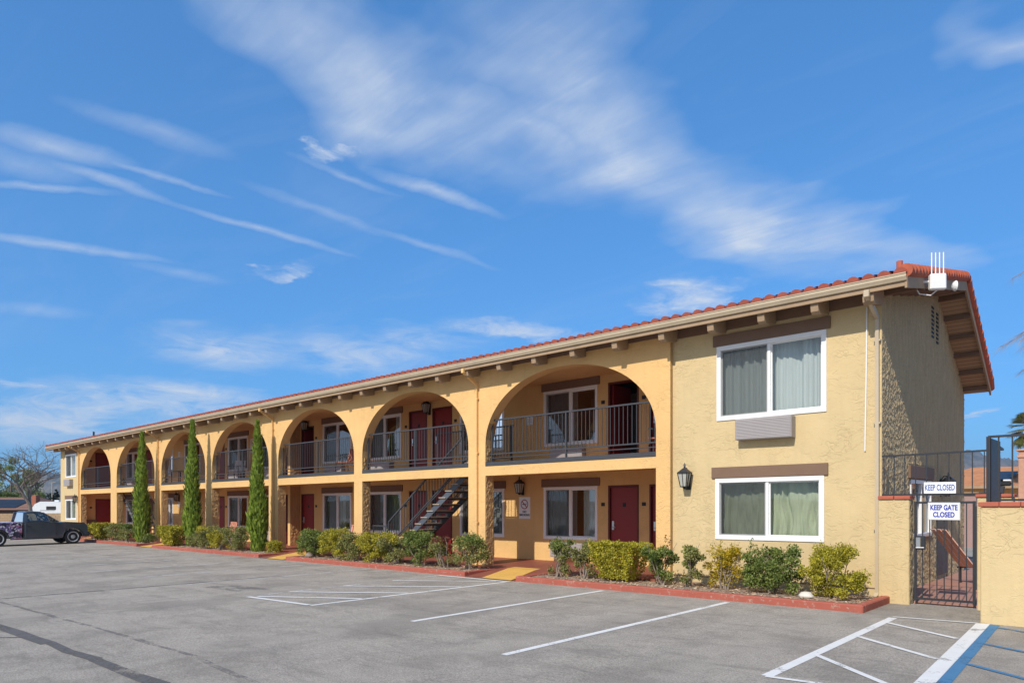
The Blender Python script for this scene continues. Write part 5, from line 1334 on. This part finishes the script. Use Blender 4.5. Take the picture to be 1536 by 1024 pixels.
thin = layer([((-40,190),(210,250),20,.62),((150,238),(350,292),7,.62),((60,235),(290,312),10,.6),((250,300),(530,384),8,.62),((-60,268),(180,290),8,.55),((-60,345),(240,392),9,.68),((380,275),(590,358),11,.42),((540,338),(735,398),7,.45),((440,225),(600,290),9,.48),((570,252),(750,324),12,.75),((110,165),(340,230),18,.34),((-60,225),(130,262),26,.45),((190,398),(340,422),9,.3),((-40,462),(140,472),12,.34),((240,484),(320,488),7,.3),((420,300),(600,300),60,.12)], SML)
thin = mth('MULTIPLY', thin, mth('MAXIMUM', mth('ADD', -.45, mth('ADD', mth('MULTIPLY', fine, 1.2), mth('MULTIPLY', fib, 1.05))), 0))
low = layer([((462,214),(545,204),20,1.0),((392,411),(480,410),9,1.0),((960,440),(1080,458),38,1.15),((660,486),(860,505),17,.95),((540,500),(720,522),24,.5),((230,500),(440,550),40,.6),((400,530),(680,545),36,.62),((110,606),(400,600),30,1.35),((-60,626),(180,642),44,1.5),((-10,570),(100,590),9,.8),((1445,628),(1490,610),7,.7),((30,590),(280,670),40,.5),((200,640),(420,610),26,.5)], LOW)
lown = nt.nodes.new('ShaderNodeTexNoise'); lown.inputs['Scale'].default_value = 13; lown.inputs['Detail'].default_value = 8; lown.inputs['Roughness'].default_value = .64; lown.inputs['Distortion'].default_value = .6
mp = nt.nodes.new('ShaderNodeMapping'); mp.inputs['Scale'].default_value = (1,1,3.4); nt.links.new(tc.outputs['Generated'], mp.inputs[0]); nt.links.new(mp.outputs[0], lown.inputs['Vector'])
low = mth('MULTIPLY', mth('MINIMUM', mth('MULTIPLY', low, 1.6), 1.), mth('MAXIMUM', mth('MULTIPLY', mth('SUBTRACT', lown.outputs['Fac'], .34), 3.0), 0))
tot = mth('ADD', mth('ADD', band, thin), low)
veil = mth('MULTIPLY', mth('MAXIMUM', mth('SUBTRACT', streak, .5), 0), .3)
# unseen bright cloud sheet on the sun's side, added as neutral fill light
fill_veil = mth('MULTIPLY', mth('MINIMUM', mth('MAXIMUM', mth('MULTIPLY', py, -.9), 0), 1), mth('MINIMUM', mth('ADD', .45, mth('MULTIPLY', streak, .5)), 1))
veil = mth('ADD', veil, fill_veil)
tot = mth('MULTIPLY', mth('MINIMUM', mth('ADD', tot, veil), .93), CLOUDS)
hs = nt.nodes.new('ShaderNodeMix'); hs.data_type = 'RGBA'; hs.blend_type = 'MULTIPLY'; hs.inputs[0].default_value = 1; gm = nt.nodes.new('ShaderNodeGamma'); gm.inputs[1].default_value = .55; nt.links.new(sky.outputs[0], gm.inputs[0]); nt.links.new(gm.outputs[0], hs.inputs[6]); hs.inputs[7].default_value = (.50,1.26,2.25,1)
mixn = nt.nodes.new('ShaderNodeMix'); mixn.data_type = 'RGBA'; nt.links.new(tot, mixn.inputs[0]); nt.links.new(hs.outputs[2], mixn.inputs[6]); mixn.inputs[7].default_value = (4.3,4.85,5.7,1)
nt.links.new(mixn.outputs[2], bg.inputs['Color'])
vs = bpy.context.scene.view_settings; vs.view_transform = 'Standard'; vs.look = 'None'; vs.exposure = 0; vs.gamma = 1
bpy.context.scene.cycles.max_bounces = 6; bpy.context.scene.cycles.transparent_max_bounces = 12
